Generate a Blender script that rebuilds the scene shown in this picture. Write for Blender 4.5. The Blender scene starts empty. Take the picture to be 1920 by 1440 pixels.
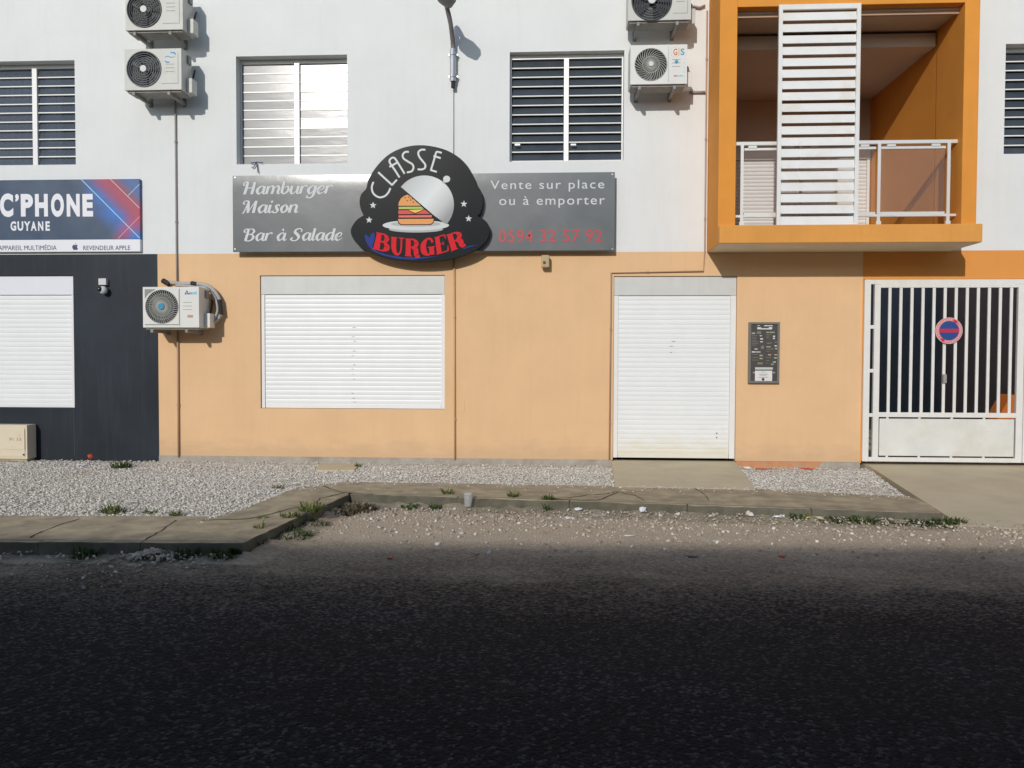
import bpy, bmesh, math, random
import numpy as np
from mathutils import Vector, Matrix

random.seed(7)
rng = np.random.default_rng(7)
C = bpy.context.scene
COL = C.collection

# ------------------------------------------------------------------ camera
YAW, PITCH, ROLL = math.radians(2.99), math.radians(1.6), math.radians(0.18)
FPX, CX, CY = 1440.0, 960.0, 720.0
CAM = Vector((0.0, -10.0, 1.27))
fw = Vector((-math.sin(YAW) * math.cos(PITCH), math.cos(YAW) * math.cos(PITCH), -math.sin(PITCH)))
rr = fw.cross(Vector((0, 0, 1))).normalized()
uu = rr.cross(fw)
rt = rr * math.cos(ROLL) + uu * math.sin(ROLL)
up = -rr * math.sin(ROLL) + uu * math.cos(ROLL)
cam = bpy.data.cameras.new('camera')
cam.sensor_width = 36.0
cam.lens = FPX / 1920.0 * 36.0
cam.clip_start, cam.clip_end = 0.05, 1000.0
camo = bpy.data.objects.new('camera', cam)
m3 = Matrix((rt, up, -fw)).transposed()
camo.matrix_world = Matrix.Translation(CAM) @ m3.to_4x4()
COL.objects.link(camo)
C.camera = camo

# ------------------------------------------------------------------ light
SUN_DIR = Vector((0.27, 1.0, -0.43)).normalized()          # the way the light travels
sun_el = math.asin(-SUN_DIR.z)
sun_az = math.atan2(-SUN_DIR.x, -SUN_DIR.y)                # compass angle from +Y towards +X
world = bpy.data.worlds.new('World')
C.world = world
world.use_nodes = True
wn = world.node_tree.nodes
wl = world.node_tree.links
wn.clear()
sky = wn.new('ShaderNodeTexSky')
sky.sky_type = 'NISHITA'
sky.sun_disc = False
sky.sun_elevation = sun_el
sky.sun_rotation = sun_az
sky.air_density, sky.dust_density, sky.ozone_density = 1.0, 0.5, 1.2
bg = wn.new('ShaderNodeBackground')
bg.inputs['Strength'].default_value = 0.12
wo = wn.new('ShaderNodeOutputWorld')
wl.new(sky.outputs[0], bg.inputs[0])
wl.new(bg.outputs[0], wo.inputs[0])
sl = bpy.data.lights.new('sun', 'SUN')
sl.energy = 2.5
sl.angle = math.radians(0.53)
sl.color = (1.0, 0.955, 0.885)
so = bpy.data.objects.new('sun', sl)
so.rotation_mode = 'QUATERNION'
so.rotation_quaternion = SUN_DIR.to_track_quat('-Z', 'Y')
so.location = (-8, -30, 14)
COL.objects.link(so)
vs = C.view_settings
vs.view_transform = 'Standard'
vs.look = 'None'
vs.exposure = 0.0
vs.gamma = 1.0
vs.use_curve_mapping = False

# ------------------------------------------------------------------ measuring helpers
def ray(px, py):
    return (rt * (px - CX) - up * (py - CY) + fw * FPX)
def W(px, py, d=0.0):
    """photo pixel -> (X, Z) on the upright plane d metres in front of the facade"""
    r = ray(px, py)
    t = (-d - CAM.y) / r.y
    p = CAM + r * t
    return p.x, p.z
def G(px, py, z=0.0):
    """photo pixel -> (X, Y) on level z"""
    r = ray(px, py)
    p = CAM + r * ((z - CAM.z) / r.z)
    return p.x, p.y
def R4(xl, yt, xr, yb, d=0.0):
    xm, ym = (xl + xr) / 2, (yt + yb) / 2
    return W(xl, ym, d)[0], W(xr, ym, d)[0], W(xm, yb, d)[1], W(xm, yt, d)[1]   # x0 x1 z0 z1

# ------------------------------------------------------------------ materials
def nodes(m):
    m.use_nodes = True
    nt = m.node_tree
    return nt, nt.nodes, nt.links, nt.nodes['Principled BSDF']
def ramp(n, stops):
    r = n.new('ShaderNodeValToRGB')
    el = r.color_ramp.elements
    while len(el) < len(stops):
        el.new(0.5)
    for e, (p, c) in zip(el, stops):
        e.position = p
        e.color = (c[0], c[1], c[2], 1) if hasattr(c, '__len__') else (c, c, c, 1)
    return r
def noise(n, l, vec, scale, detail=4, rough=0.55, dist=0.0):
    t = n.new('ShaderNodeTexNoise')
    t.inputs['Scale'].default_value = scale
    t.inputs['Detail'].default_value = detail
    t.inputs['Roughness'].default_value = rough
    t.inputs['Distortion'].default_value = dist
    l.new(vec, t.inputs['Vector'])
    return t
def mixc(n, l, fac, a, b, mode='MIX'):
    x = n.new('ShaderNodeMix')
    x.data_type = 'RGBA'
    x.blend_type = mode
    for sock, v in ((x.inputs[0], fac), (x.inputs[6], a), (x.inputs[7], b)):
        if hasattr(v, 'is_output') or isinstance(v, bpy.types.NodeSocket):
            l.new(v, sock)
        elif hasattr(v, '__len__'):
            sock.default_value = (v[0], v[1], v[2], 1)
        else:
            sock.default_value = v
    return x.outputs[2]
def mapping(n, l, vec, scale):
    mp = n.new('ShaderNodeMapping')
    mp.inputs['Scale'].default_value = scale
    l.new(vec, mp.inputs['Vector'])
    return mp.outputs[0]
def mul(c, k):
    return (c[0] * k, c[1] * k, c[2] * k)

def mat(name, col, rough=0.6, spec=0.5, metal=0.0, var=0.08, vscale=4.0, bump=0.0, bscale=120.0, stain=None, sscale=1.2, streak=0.0, coat=0.0, low=None):
    m = bpy.data.materials.new(name)
    nt, n, l, b = nodes(m)
    geo = n.new('ShaderNodeNewGeometry')
    pos = geo.outputs['Position']
    c = None
    if var > 0:
        t = noise(n, l, pos, vscale, 5, 0.6)
        r = ramp(n, [(0.3, mul(col, 1 - var)), (0.7, mul(col, 1 + var * 0.5))])
        l.new(t.outputs['Fac'], r.inputs[0])
        c = r.outputs[0]
    if streak > 0:
        v = mapping(n, l, pos, (6.0, 6.0, 0.5))
        t = noise(n, l, v, 1.6, 6, 0.65)
        r = ramp(n, [(0.50, 0.0), (0.78, streak)])
        l.new(t.outputs['Fac'], r.inputs[0])
        c = mixc(n, l, r.outputs[0], c if c else col, stain or mul(col, 0.55))
    elif stain:
        t = noise(n, l, pos, sscale, 6, 0.65, 0.4)
        r = ramp(n, [(0.50, 0.0), (0.72, 0.75)])
        l.new(t.outputs['Fac'], r.inputs[0])
        c = mixc(n, l, r.outputs[0], c if c else col, stain)
    if low:                                                # splashed dirt below a height
        sp = n.new('ShaderNodeSeparateXYZ')
        l.new(pos, sp.inputs[0])
        t = noise(n, l, mapping(n, l, pos, (1.5, 1.5, 4)), 2.0, 5, 0.65)
        ad = n.new('ShaderNodeMath'); ad.operation = 'MULTIPLY_ADD'
        l.new(t.outputs['Fac'], ad.inputs[0]); ad.inputs[1].default_value = -low[0] * 1.6
        l.new(sp.outputs['Z'], ad.inputs[2])
        mr = n.new('ShaderNodeMapRange')
        l.new(ad.outputs[0], mr.inputs['Value'])
        mr.inputs['From Min'].default_value = -low[0] * 0.55 - low[2]; mr.inputs['From Max'].default_value = low[0] * 0.1 - low[2]
        mr.inputs['To Min'].default_value = low[3]; mr.inputs['To Max'].default_value = 0.0
        c = mixc(n, l, mr.outputs[0], c if c else col, low[1])
    if c:
        l.new(c, b.inputs['Base Color'])
    else:
        b.inputs['Base Color'].default_value = (*col, 1)
    b.inputs['Roughness'].default_value = rough
    b.inputs['Specular IOR Level'].default_value = spec
    b.inputs['Metallic'].default_value = metal
    if coat:
        b.inputs['Coat Weight'].default_value = coat
        b.inputs['Coat Roughness'].default_value = 0.12
    if bump > 0:
        t = noise(n, l, pos, bscale, 3, 0.6)
        bp = n.new('ShaderNodeBump')
        bp.inputs['Strength'].default_value = bump
        bp.inputs['Distance'].default_value = 0.004
        l.new(t.outputs['Fac'], bp.inputs['Height'])
        l.new(bp.outputs[0], b.inputs['Normal'])
    return m

M = {}
M['white_wall'] = mat('white_wall', (0.75, 0.765, 0.76), 0.85, 0.2, var=0.045, vscale=1.3, bump=0.5, bscale=55, streak=0.2, stain=(0.60, 0.60, 0.585))
M['beige_wall'] = mat('beige_wall', (0.76, 0.50, 0.285), 0.85, 0.2, var=0.06, vscale=1.6, bump=0.5, bscale=55, streak=0.2, stain=(0.62, 0.38, 0.20), low=(0.30, (0.52, 0.36, 0.22), 0.0, 0.45))
M['dark_wall'] = mat('dark_wall', (0.021, 0.028, 0.038), 0.5, 0.22, var=0.35, vscale=0.9, bump=0.25, bscale=60, streak=0.4, stain=(0.050, 0.060, 0.066))  # broad mottling in the colour stands in for glossy reflections
M['orange_wall'] = mat('orange_wall', (0.74, 0.30, 0.05), 0.8, 0.25, var=0.09, vscale=1.6, bump=0.5, bscale=55, streak=0.3, stain=(0.60, 0.25, 0.07))
M['orange_band'] = mat('orange_band', (0.74, 0.31, 0.075), 0.8, 0.25, var=0.05, vscale=1.6, bump=0.3, bscale=70)
M['fascia'] = mat('fascia', (0.74, 0.34, 0.08), 0.8, 0.25, var=0.09, vscale=1.6, bump=0.5, bscale=55, streak=0.35, stain=(0.60, 0.27, 0.08))
M['soffit'] = mat('soffit', (0.72, 0.64, 0.50), 0.85, 0.2, var=0.08, vscale=2, bump=0.2)
M['loggia_cream'] = mat('loggia_cream', (0.58, 0.48, 0.40), 0.85, 0.2, var=0.06, vscale=2)
M['plinth'] = mat('plinth', (0.42, 0.38, 0.33), 0.9, 0.2, var=0.25, vscale=6, bump=0.6, stain=(0.25, 0.21, 0.17), sscale=3)
M['room'] = mat('room', (0.10, 0.105, 0.115), 0.9, 0.2, var=0.2)
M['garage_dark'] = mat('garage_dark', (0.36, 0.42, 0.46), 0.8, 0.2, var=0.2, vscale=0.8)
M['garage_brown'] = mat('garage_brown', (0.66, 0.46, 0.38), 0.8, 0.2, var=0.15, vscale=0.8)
M['garage_ceiling'] = mat('garage_ceiling', (0.66, 0.50, 0.43), 0.9, 0.2, var=0.15)
M['white_paint'] = mat('white_paint', (0.78, 0.78, 0.77), 0.4, 0.5, var=0.03)
M['shutter_slat'] = mat('shutter_slat', (0.80, 0.815, 0.815), 0.38, 0.5, var=0.03, vscale=3, streak=0.10, stain=(0.66, 0.65, 0.61))
M['door_slat'] = mat('door_slat', (0.80, 0.815, 0.815), 0.38, 0.5, var=0.03, vscale=3, low=(0.42, (0.68, 0.60, 0.40), 0.0, 0.5))
M['shutter_box'] = mat('shutter_box', (0.60, 0.61, 0.59), 0.45, 0.5, var=0.07, vscale=3, streak=0.35, stain=(0.48, 0.47, 0.42))
M['shutter_box_white'] = mat('shutter_box_white', (0.74, 0.76, 0.80), 0.4, 0.5, var=0.03)
M['gate_paint'] = mat('gate_paint', (0.76, 0.75, 0.72), 0.5, 0.5, var=0.05, vscale=9, streak=0.25, stain=(0.58, 0.50, 0.42))
M['gate_panel'] = mat('gate_panel', (0.72, 0.72, 0.68), 0.5, 0.5, var=0.10, vscale=3, stain=(0.62, 0.57, 0.46), sscale=2.2, bump=0.3, bscale=12)
M['louvre_white'] = mat('louvre_white', (0.77, 0.77, 0.755), 0.5, 0.4, var=0.04, vscale=4, stain=(0.68, 0.63, 0.54), sscale=2.6)
M['alu'] = mat('alu', (0.70, 0.70, 0.69), 0.35, 0.5, metal=0.2, var=0.05)
M['rail_metal'] = mat('rail_metal', (0.78, 0.76, 0.72), 0.35, 0.5, metal=0.3, var=0.03)
M['pane_edge'] = mat('pane_edge', (0.80, 0.80, 0.74), 0.35, 0.5, var=0.03)
M['pane_dark'] = mat('pane_dark', (0.055, 0.066, 0.080), 0.22, 0.5, var=0.25, vscale=3)
M['curtain'] = mat('curtain', (0.42, 0.43, 0.52), 0.9, 0.1, var=0.15, vscale=10)
M['ac_white'] = mat('ac_white', (0.56, 0.56, 0.525), 0.5, 0.5, var=0.06, vscale=4, stain=(0.44, 0.43, 0.38), sscale=3)
M['ac_white_clean'] = mat('ac_white_clean', (0.70, 0.70, 0.665), 0.45, 0.5, var=0.04)
M['ac_seam'] = mat('ac_seam', (0.28, 0.28, 0.27), 0.6, 0.3, var=0)
M['ac_dark'] = mat('ac_dark', (0.020, 0.024, 0.030), 0.5, 0.4, var=0.2)
M['ac_grille_dark'] = mat('ac_grille_dark', (0.10, 0.115, 0.13), 0.45, 0.4, var=0.1)
M['ac_grille_black'] = mat('ac_grille_black', (0.035, 0.04, 0.05), 0.45, 0.4, var=0.1)
M['ac_grille_grey'] = mat('ac_grille_grey', (0.46, 0.46, 0.42), 0.5, 0.4, var=0.1)
M['ac_fan'] = mat('ac_fan', (0.06, 0.065, 0.07), 0.5, 0.4, var=0.1)
M['hub_white'] = mat('hub_white', (0.62, 0.62, 0.59), 0.5, 0.5, var=0)
M['hub_blue'] = mat('hub_blue', (0.02, 0.25, 0.42), 0.4, 0.5, var=0.1)
M['bracket'] = mat('bracket', (0.30, 0.29, 0.27), 0.6, 0.4, var=0.1, vscale=8, stain=(0.20, 0.15, 0.11), sscale=9)
M['black_rubber'] = mat('black_rubber', (0.03, 0.03, 0.033), 0.7, 0.3, var=0.15)
M['grey_foam'] = mat('grey_foam', (0.42, 0.41, 0.39), 0.7, 0.3, var=0.15, vscale=20)
M['pipe_grey'] = mat('pipe_grey', (0.33, 0.29, 0.28), 0.6, 0.4, var=0.1)
M['pipe_brown'] = mat('pipe_brown', (0.45, 0.29, 0.19), 0.6, 0.4, var=0.1)
M['pipe_beige'] = mat('pipe_beige', (0.62, 0.38, 0.19), 0.6, 0.4, var=0.08)
M['galv'] = mat('galv', (0.50, 0.51, 0.53), 0.3, 0.5, metal=0.85, var=0.1, vscale=12)
M['lamp_grey'] = mat('lamp_grey', (0.17, 0.16, 0.155), 0.6, 0.4, var=0.1)
M['cabinet'] = mat('cabinet', (0.70, 0.61, 0.46), 0.6, 0.4, var=0.05, vscale=4, stain=(0.60, 0.50, 0.36), sscale=4)
M['cabinet_ink'] = mat('cabinet_ink', (0.36, 0.25, 0.18), 0.7, 0.3, var=0)
M['tan_plastic'] = mat('tan_plastic', (0.46, 0.35, 0.19), 0.5, 0.4, var=0.06)
M['lens'] = mat('lens', (0.01, 0.01, 0.014), 0.1, 0.6, var=0)
M['sensor_red'] = mat('sensor_red', (0.10, 0.025, 0.02), 0.3, 0.5, var=0)
M['cam_white'] = mat('cam_white', (0.60, 0.60, 0.60), 0.4, 0.5, var=0)
M['print_white'] = mat('print_white', (0.64, 0.66, 0.66), 0.6, 0.15, var=0)
M['print_bright'] = mat('print_bright', (0.78, 0.78, 0.82), 0.4, 0.4, var=0)
M['print_silver'] = mat('print_silver', (0.52, 0.56, 0.56), 0.4, 0.4, var=0)
M['print_red'] = mat('print_red', (0.66, 0.024, 0.034), 0.6, 0.1, var=0)
M['print_red_dull'] = mat('print_red_dull', (0.46, 0.05, 0.06), 0.45, 0.4, var=0)
M['print_blue'] = mat('print_blue', (0.03, 0.055, 0.25), 0.6, 0.1, var=0)
M['print_navy'] = mat('print_navy', (0.05, 0.06, 0.13), 0.5, 0.4, var=0)
M['logo_black'] = mat('logo_black', (0.012, 0.014, 0.017), 0.3, 0.08, var=0.15)
M['bun'] = mat('bun', (0.78, 0.36, 0.13), 0.6, 0.1, var=0)
M['bun_line'] = mat('bun_line', (0.06, 0.025, 0.035), 0.6, 0.1, var=0)
M['lettuce'] = mat('lettuce', (0.42, 0.58, 0.16), 0.6, 0.1, var=0)
M['cheese'] = mat('cheese', (0.85, 0.55, 0.13), 0.6, 0.1, var=0)
M['tomato'] = mat('tomato', (0.70, 0.12, 0.10), 0.6, 0.1, var=0)
M['ham'] = mat('ham', (0.72, 0.20, 0.17), 0.6, 0.1, var=0)
M['menu_black'] = mat('menu_black', (0.075, 0.072, 0.066), 0.4, 0.4, var=0.1)
M['menu_frame'] = mat('menu_frame', (0.17, 0.165, 0.15), 0.4, 0.5, var=0.05)
M['menu_dim'] = mat('menu_dim', (0.20, 0.19, 0.165), 0.5, 0.4, var=0)
M['menu_olive'] = mat('menu_olive', (0.40, 0.39, 0.26), 0.5, 0.4, var=0)
M['menu_pink'] = mat('menu_pink', (0.50, 0.30, 0.22), 0.5, 0.4, var=0)
M['paper'] = mat('paper', (0.72, 0.71, 0.69), 0.7, 0.3, var=0.04)
M['sign_pink'] = mat('sign_pink', (0.66, 0.22, 0.24), 0.45, 0.4, var=0.05)
M['sign_red'] = mat('sign_red', (0.52, 0.035, 0.07), 0.4, 0.4, var=0)
M['sign_blue'] = mat('sign_blue', (0.028, 0.075, 0.26), 0.4, 0.4, var=0.05)
M['sign_pale'] = mat('sign_pale', (0.72, 0.52, 0.50), 0.5, 0.4, var=0)
M['ac_red'] = mat('ac_red', (0.65, 0.12, 0.06), 0.5, 0.4, var=0)
M['ac_yellow'] = mat('ac_yellow', (0.60, 0.55, 0.12), 0.5, 0.4, var=0)
M['ac_blue'] = mat('ac_blue', (0.05, 0.28, 0.50), 0.5, 0.4, var=0)
M['ac_lightblue'] = mat('ac_lightblue', (0.20, 0.55, 0.68), 0.5, 0.4, var=0)
M['concrete'] = mat('concrete', (0.44, 0.36, 0.24), 0.9, 0.2, var=0.36, vscale=5.5, bump=0.9, bscale=40, stain=(0.27, 0.225, 0.155), sscale=2.6)
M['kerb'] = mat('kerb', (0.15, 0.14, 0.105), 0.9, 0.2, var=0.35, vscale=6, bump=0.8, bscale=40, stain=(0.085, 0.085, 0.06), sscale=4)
M['ramp'] = mat('ramp', (0.58, 0.50, 0.345), 0.9, 0.2, var=0.10, vscale=2.0, bump=0.4, bscale=60, stain=(0.46, 0.40, 0.29), sscale=1.1)
M['dark_seam'] = mat('dark_seam', (0.055, 0.065, 0.075), 0.7, 0.2, var=0.2)
M['gutter_dirt'] = mat('gutter_dirt', (0.40, 0.33, 0.24), 0.95, 0.1, var=0.35, vscale=30, bump=0.9, bscale=60, stain=(0.20, 0.17, 0.12), sscale=3)
M['parapet_orange'] = mat('parapet_orange', (0.60, 0.17, 0.03), 0.8, 0.2, var=0.1)
M['crack'] = mat('crack', (0.07, 0.06, 0.045), 0.95, 0.1, var=0.2)
M['soil'] = mat('soil', (0.56, 0.505, 0.43), 0.95, 0.1, var=0.2, vscale=14, bump=0.8, bscale=60, stain=(0.42, 0.33, 0.25), sscale=2)
M['orange_base'] = mat('orange_base', (0.58, 0.27, 0.13), 0.85, 0.2, var=0.15, vscale=6, stain=(0.42, 0.34, 0.27), sscale=5)
M['red_plastic'] = mat('red_plastic', (0.55, 0.07, 0.03), 0.5, 0.4, var=0.1)
M['litter_white'] = mat('litter_white', (0.75, 0.76, 0.78), 0.4, 0.5, var=0.05)
M['litter_yellow'] = mat('litter_yellow', (0.70, 0.55, 0.12), 0.5, 0.4, var=0.05)
M['litter_cream'] = mat('litter_cream', (0.62, 0.55, 0.38), 0.6, 0.4, var=0.05)
M['leaf_tan'] = mat('leaf_tan', (0.32, 0.23, 0.15), 0.8, 0.2, var=0.2)
M['opposite'] = mat('opposite', (0.42, 0.40, 0.36), 0.85, 0.2, var=0.08)
M['opposite_window'] = mat('opposite_window', (0.06, 0.07, 0.08), 0.2, 0.5, var=0)
M['ground'] = mat('ground', (0.20, 0.18, 0.14), 0.95, 0.2, var=0.2, vscale=0.4)

def glassy(name, col, alpha, rough):
    m = bpy.data.materials.new(name)
    nt, n, l, b = nodes(m)
    b.inputs['Base Color'].default_value = (*col, 1)
    b.inputs['Roughness'].default_value = rough
    b.inputs['Alpha'].default_value = alpha
    return m
M['pane_clear'] = glassy('pane_clear', (0.12, 0.145, 0.185), 0.5, 0.08)
M['rail_glass'] = glassy('rail_glass', (0.55, 0.45, 0.42), 0.09, 0.05)
M['plastic_clear'] = glassy('plastic_clear', (0.60, 0.61, 0.62), 0.38, 0.15)

def mk_grey_pane():
    m = bpy.data.materials.new('pane_sky_grey')
    nt, n, l, b = nodes(m)
    geo = n.new('ShaderNodeNewGeometry')
    b.inputs['Base Color'].default_value = (0.25, 0.255, 0.26, 1)  # even grey base stands in for most of the reflected sky
    b.inputs['Specular IOR Level'].default_value = 0.26
    b.inputs['Roughness'].default_value = 0.21
    v = mapping(n, l, geo.outputs['Position'], (2.2, 1, 9))
    t = noise(n, l, v, 1.5, 3)
    bp = n.new('ShaderNodeBump')
    bp.inputs['Strength'].default_value = 0.05
    bp.inputs['Distance'].default_value = 0.02
    l.new(t.outputs['Fac'], bp.inputs['Height'])
    l.new(bp.outputs[0], b.inputs['Normal'])
    return m
M['pane_sky_grey'] = mk_grey_pane()

def mk_panel_grey():
    m = bpy.data.materials.new('sign_grey')
    nt, n, l, b = nodes(m)
    geo = n.new('ShaderNodeNewGeometry')
    t = noise(n, l, geo.outputs['Position'], 1.4, 5, 0.6, 0.5)
    r = ramp(n, [(0.3, (0.135, 0.145, 0.15)), (0.7, (0.185, 0.195, 0.20))])
    l.new(t.outputs['Fac'], r.inputs[0])
    l.new(r.outputs[0], b.inputs['Base Color'])
    b.inputs['Roughness'].default_value = 0.2
    b.inputs['Specular IOR Level'].default_value = 0.5
    t2 = noise(n, l, geo.outputs['Position'], 5, 3, 0.5)
    bp = n.new('ShaderNodeBump')
    bp.inputs['Strength'].default_value = 0.12
    bp.inputs['Distance'].default_value = 0.01
    l.new(t2.outputs['Fac'], bp.inputs['Height'])
    l.new(bp.outputs[0], b.inputs['Normal'])
    return m
M['sign_grey'] = mk_panel_grey()

def mk_island(name, stops, rough=0.85, spec=0.3):
    m = bpy.data.materials.new(name)
    nt, n, l, b = nodes(m)
    geo = n.new('ShaderNodeNewGeometry')
    r = ramp(n, stops)
    l.new(geo.outputs['Random Per Island'], r.inputs[0])
    l.new(r.outputs[0], b.inputs['Base Color'])
    b.inputs['Roughness'].default_value = rough
    b.inputs['Specular IOR Level'].default_value = spec
    return m
M['gravel'] = mk_island('gravel', [(0.0, (0.54, 0.50, 0.435)), (0.3, (0.63, 0.595, 0.53)), (0.7, (0.69, 0.655, 0.595)), (1.0, (0.80, 0.775, 0.725))])
M['pebble'] = mk_island('pebble', [(0.0, (0.26, 0.21, 0.16)), (0.5, (0.44, 0.37, 0.28)), (0.85, (0.56, 0.50, 0.42)), (1.0, (0.74, 0.72, 0.68))])
M['grass'] = mk_island('grass', [(0.0, (0.06, 0.095, 0.018)), (0.55, (0.11, 0.15, 0.035)), (0.85, (0.18, 0.19, 0.06)), (1.0, (0.32, 0.26, 0.12))], 0.7)
M['weed_dark'] = mk_island('weed_dark', [(0.0, (0.02, 0.045, 0.01)), (0.7, (0.05, 0.09, 0.018)), (1.0, (0.10, 0.12, 0.03))], 0.7)
M['dry_grass'] = mk_island('dry_grass', [(0.0, (0.035, 0.03, 0.018)), (0.7, (0.09, 0.07, 0.035)), (1.0, (0.16, 0.12, 0.06))], 0.9)

def mk_road():
    m = bpy.data.materials.new('asphalt')
    nt, n, l, b = nodes(m)
    geo = n.new('ShaderNodeNewGeometry')
    pos = geo.outputs['Position']
    # aggregate
    vo = n.new('ShaderNodeTexVoronoi')
    vo.inputs['Scale'].default_value = 62
    l.new(pos, vo.inputs['Vector'])
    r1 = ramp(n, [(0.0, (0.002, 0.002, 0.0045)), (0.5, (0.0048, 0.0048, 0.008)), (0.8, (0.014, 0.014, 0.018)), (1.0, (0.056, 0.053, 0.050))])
    sep = n.new('ShaderNodeSeparateColor')
    l.new(vo.outputs['Color'], sep.inputs[0])
    l.new(sep.outputs[0], r1.inputs[0])
    big = noise(n, l, mapping(n, l, pos, (0.5, 1.3, 1)), 1.1, 6, 0.62, 0.3)
    r2 = ramp(n, [(0.34, 0.62), (0.5, 1.0), (0.68, 1.7)])
    l.new(big.outputs['Fac'], r2.inputs[0])
    asp = mixc(n, l, 1.0, r1.outputs[0], r2.outputs[0], 'MULTIPLY')
    # dust and sand lying on the road near the kerb
    d1 = noise(n, l, pos, 85, 4, 0.7)
    rd = ramp(n, [(0.3, (0.34, 0.265, 0.19)), (0.5, (0.52, 0.42, 0.305)), (0.72, (0.68, 0.59, 0.46))])
    l.new(d1.outputs['Fac'], rd.inputs[0])
    sp = n.new('ShaderNodeSeparateXYZ')
    l.new(pos, sp.inputs[0])
    def math_(op, a, bb, clamp=False):
        x = n.new('ShaderNodeMath')
        x.operation = op
        x.use_clamp = clamp
        for s, v in ((x.inputs[0], a), (x.inputs[1], bb)):
            if isinstance(v, bpy.types.NodeSocket):
                l.new(v, s)
            else:
                s.default_value = v
        return x.outputs[0]
    w1 = noise(n, l, mapping(n, l, pos, (0.8, 1.6, 1)), 1.5, 6, 0.65, 0.4).outputs['Fac']
    w2 = noise(n, l, pos, 30, 3, 0.6).outputs['Fac']
    w4 = noise(n, l, mapping(n, l, pos, (0.55, 1.0, 1)), 75, 2, 0.6).outputs['Fac']
    yy = math_('ADD', sp.outputs['Y'], math_('MULTIPLY', math_('SUBTRACT', w1, 0.5), 0.9))
    mr = n.new('ShaderNodeMapRange')
    l.new(yy, mr.inputs['Value'])
    mr.inputs['From Min'].default_value = -7.6
    mr.inputs['From Max'].default_value = -3.6
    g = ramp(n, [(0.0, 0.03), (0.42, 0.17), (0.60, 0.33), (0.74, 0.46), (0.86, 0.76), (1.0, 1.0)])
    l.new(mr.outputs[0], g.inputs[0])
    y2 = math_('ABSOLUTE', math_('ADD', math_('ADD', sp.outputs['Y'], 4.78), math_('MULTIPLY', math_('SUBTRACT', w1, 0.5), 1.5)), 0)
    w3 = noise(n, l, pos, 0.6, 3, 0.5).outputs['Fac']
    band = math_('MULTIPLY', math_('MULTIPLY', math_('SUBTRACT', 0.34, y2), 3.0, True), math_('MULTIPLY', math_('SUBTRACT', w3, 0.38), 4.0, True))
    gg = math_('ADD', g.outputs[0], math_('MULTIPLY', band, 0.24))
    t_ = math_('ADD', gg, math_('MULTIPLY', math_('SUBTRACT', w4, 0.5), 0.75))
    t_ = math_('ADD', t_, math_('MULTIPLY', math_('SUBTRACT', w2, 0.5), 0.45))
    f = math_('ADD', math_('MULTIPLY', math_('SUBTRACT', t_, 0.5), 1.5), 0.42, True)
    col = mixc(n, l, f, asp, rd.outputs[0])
    l.new(col, b.inputs['Base Color'])
    b.inputs['Roughness'].default_value = 0.85
    b.inputs['Specular IOR Level'].default_value = 0.16
    bp = n.new('ShaderNodeBump')
    bp.inputs['Strength'].default_value = 0.9
    bp.inputs['Distance'].default_value = 0.008
    hh = math_('ADD', math_('MULTIPLY', vo.outputs['Distance'], -1.0), math_('MULTIPLY', d1.outputs['Fac'], 0.6))
    l.new(hh, bp.inputs['Height'])
    l.new(bp.outputs[0], b.inputs['Normal'])
    return m
M['asphalt'] = mk_road()

def mk_cloche():
    m = bpy.data.materials.new('cloche_print')          # a printed metallic gradient
    nt, n, l, b = nodes(m)
    geo = n.new('ShaderNodeNewGeometry')
    x, z = W(640 + 960 / 6, 260 + 660 / 6, 0.2)
    mp = n.new('ShaderNodeMapping')
    mp.inputs['Location'].default_value = (-x, 0, -z)
    l.new(geo.outputs['Position'], mp.inputs['Vector'])
    sp = n.new('ShaderNodeVectorMath')
    sp.operation = 'DOT_PRODUCT'
    l.new(mp.outputs[0], sp.inputs[0])
    sp.inputs[1].default_value = (0.75, 0, -0.66)
    r = ramp(n, [(0.02, (0.36, 0.38, 0.38)), (0.30, (0.50, 0.53, 0.54)), (0.55, (0.62, 0.66, 0.66)), (0.8, (0.45, 0.47, 0.47)), (0.98, (0.22, 0.23, 0.24))])
    mm = n.new('ShaderNodeMath')
    mm.operation = 'MULTIPLY_ADD'
    l.new(sp.outputs['Value'], mm.inputs[0])
    mm.inputs[1].default_value = 1.3
    mm.inputs[2].default_value = 0.5
    l.new(mm.outputs[0], r.inputs[0])
    l.new(r.outputs[0], b.inputs['Base Color'])
    b.inputs['Roughness'].default_value = 0.45
    return m
M['cloche'] = mk_cloche()

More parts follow.
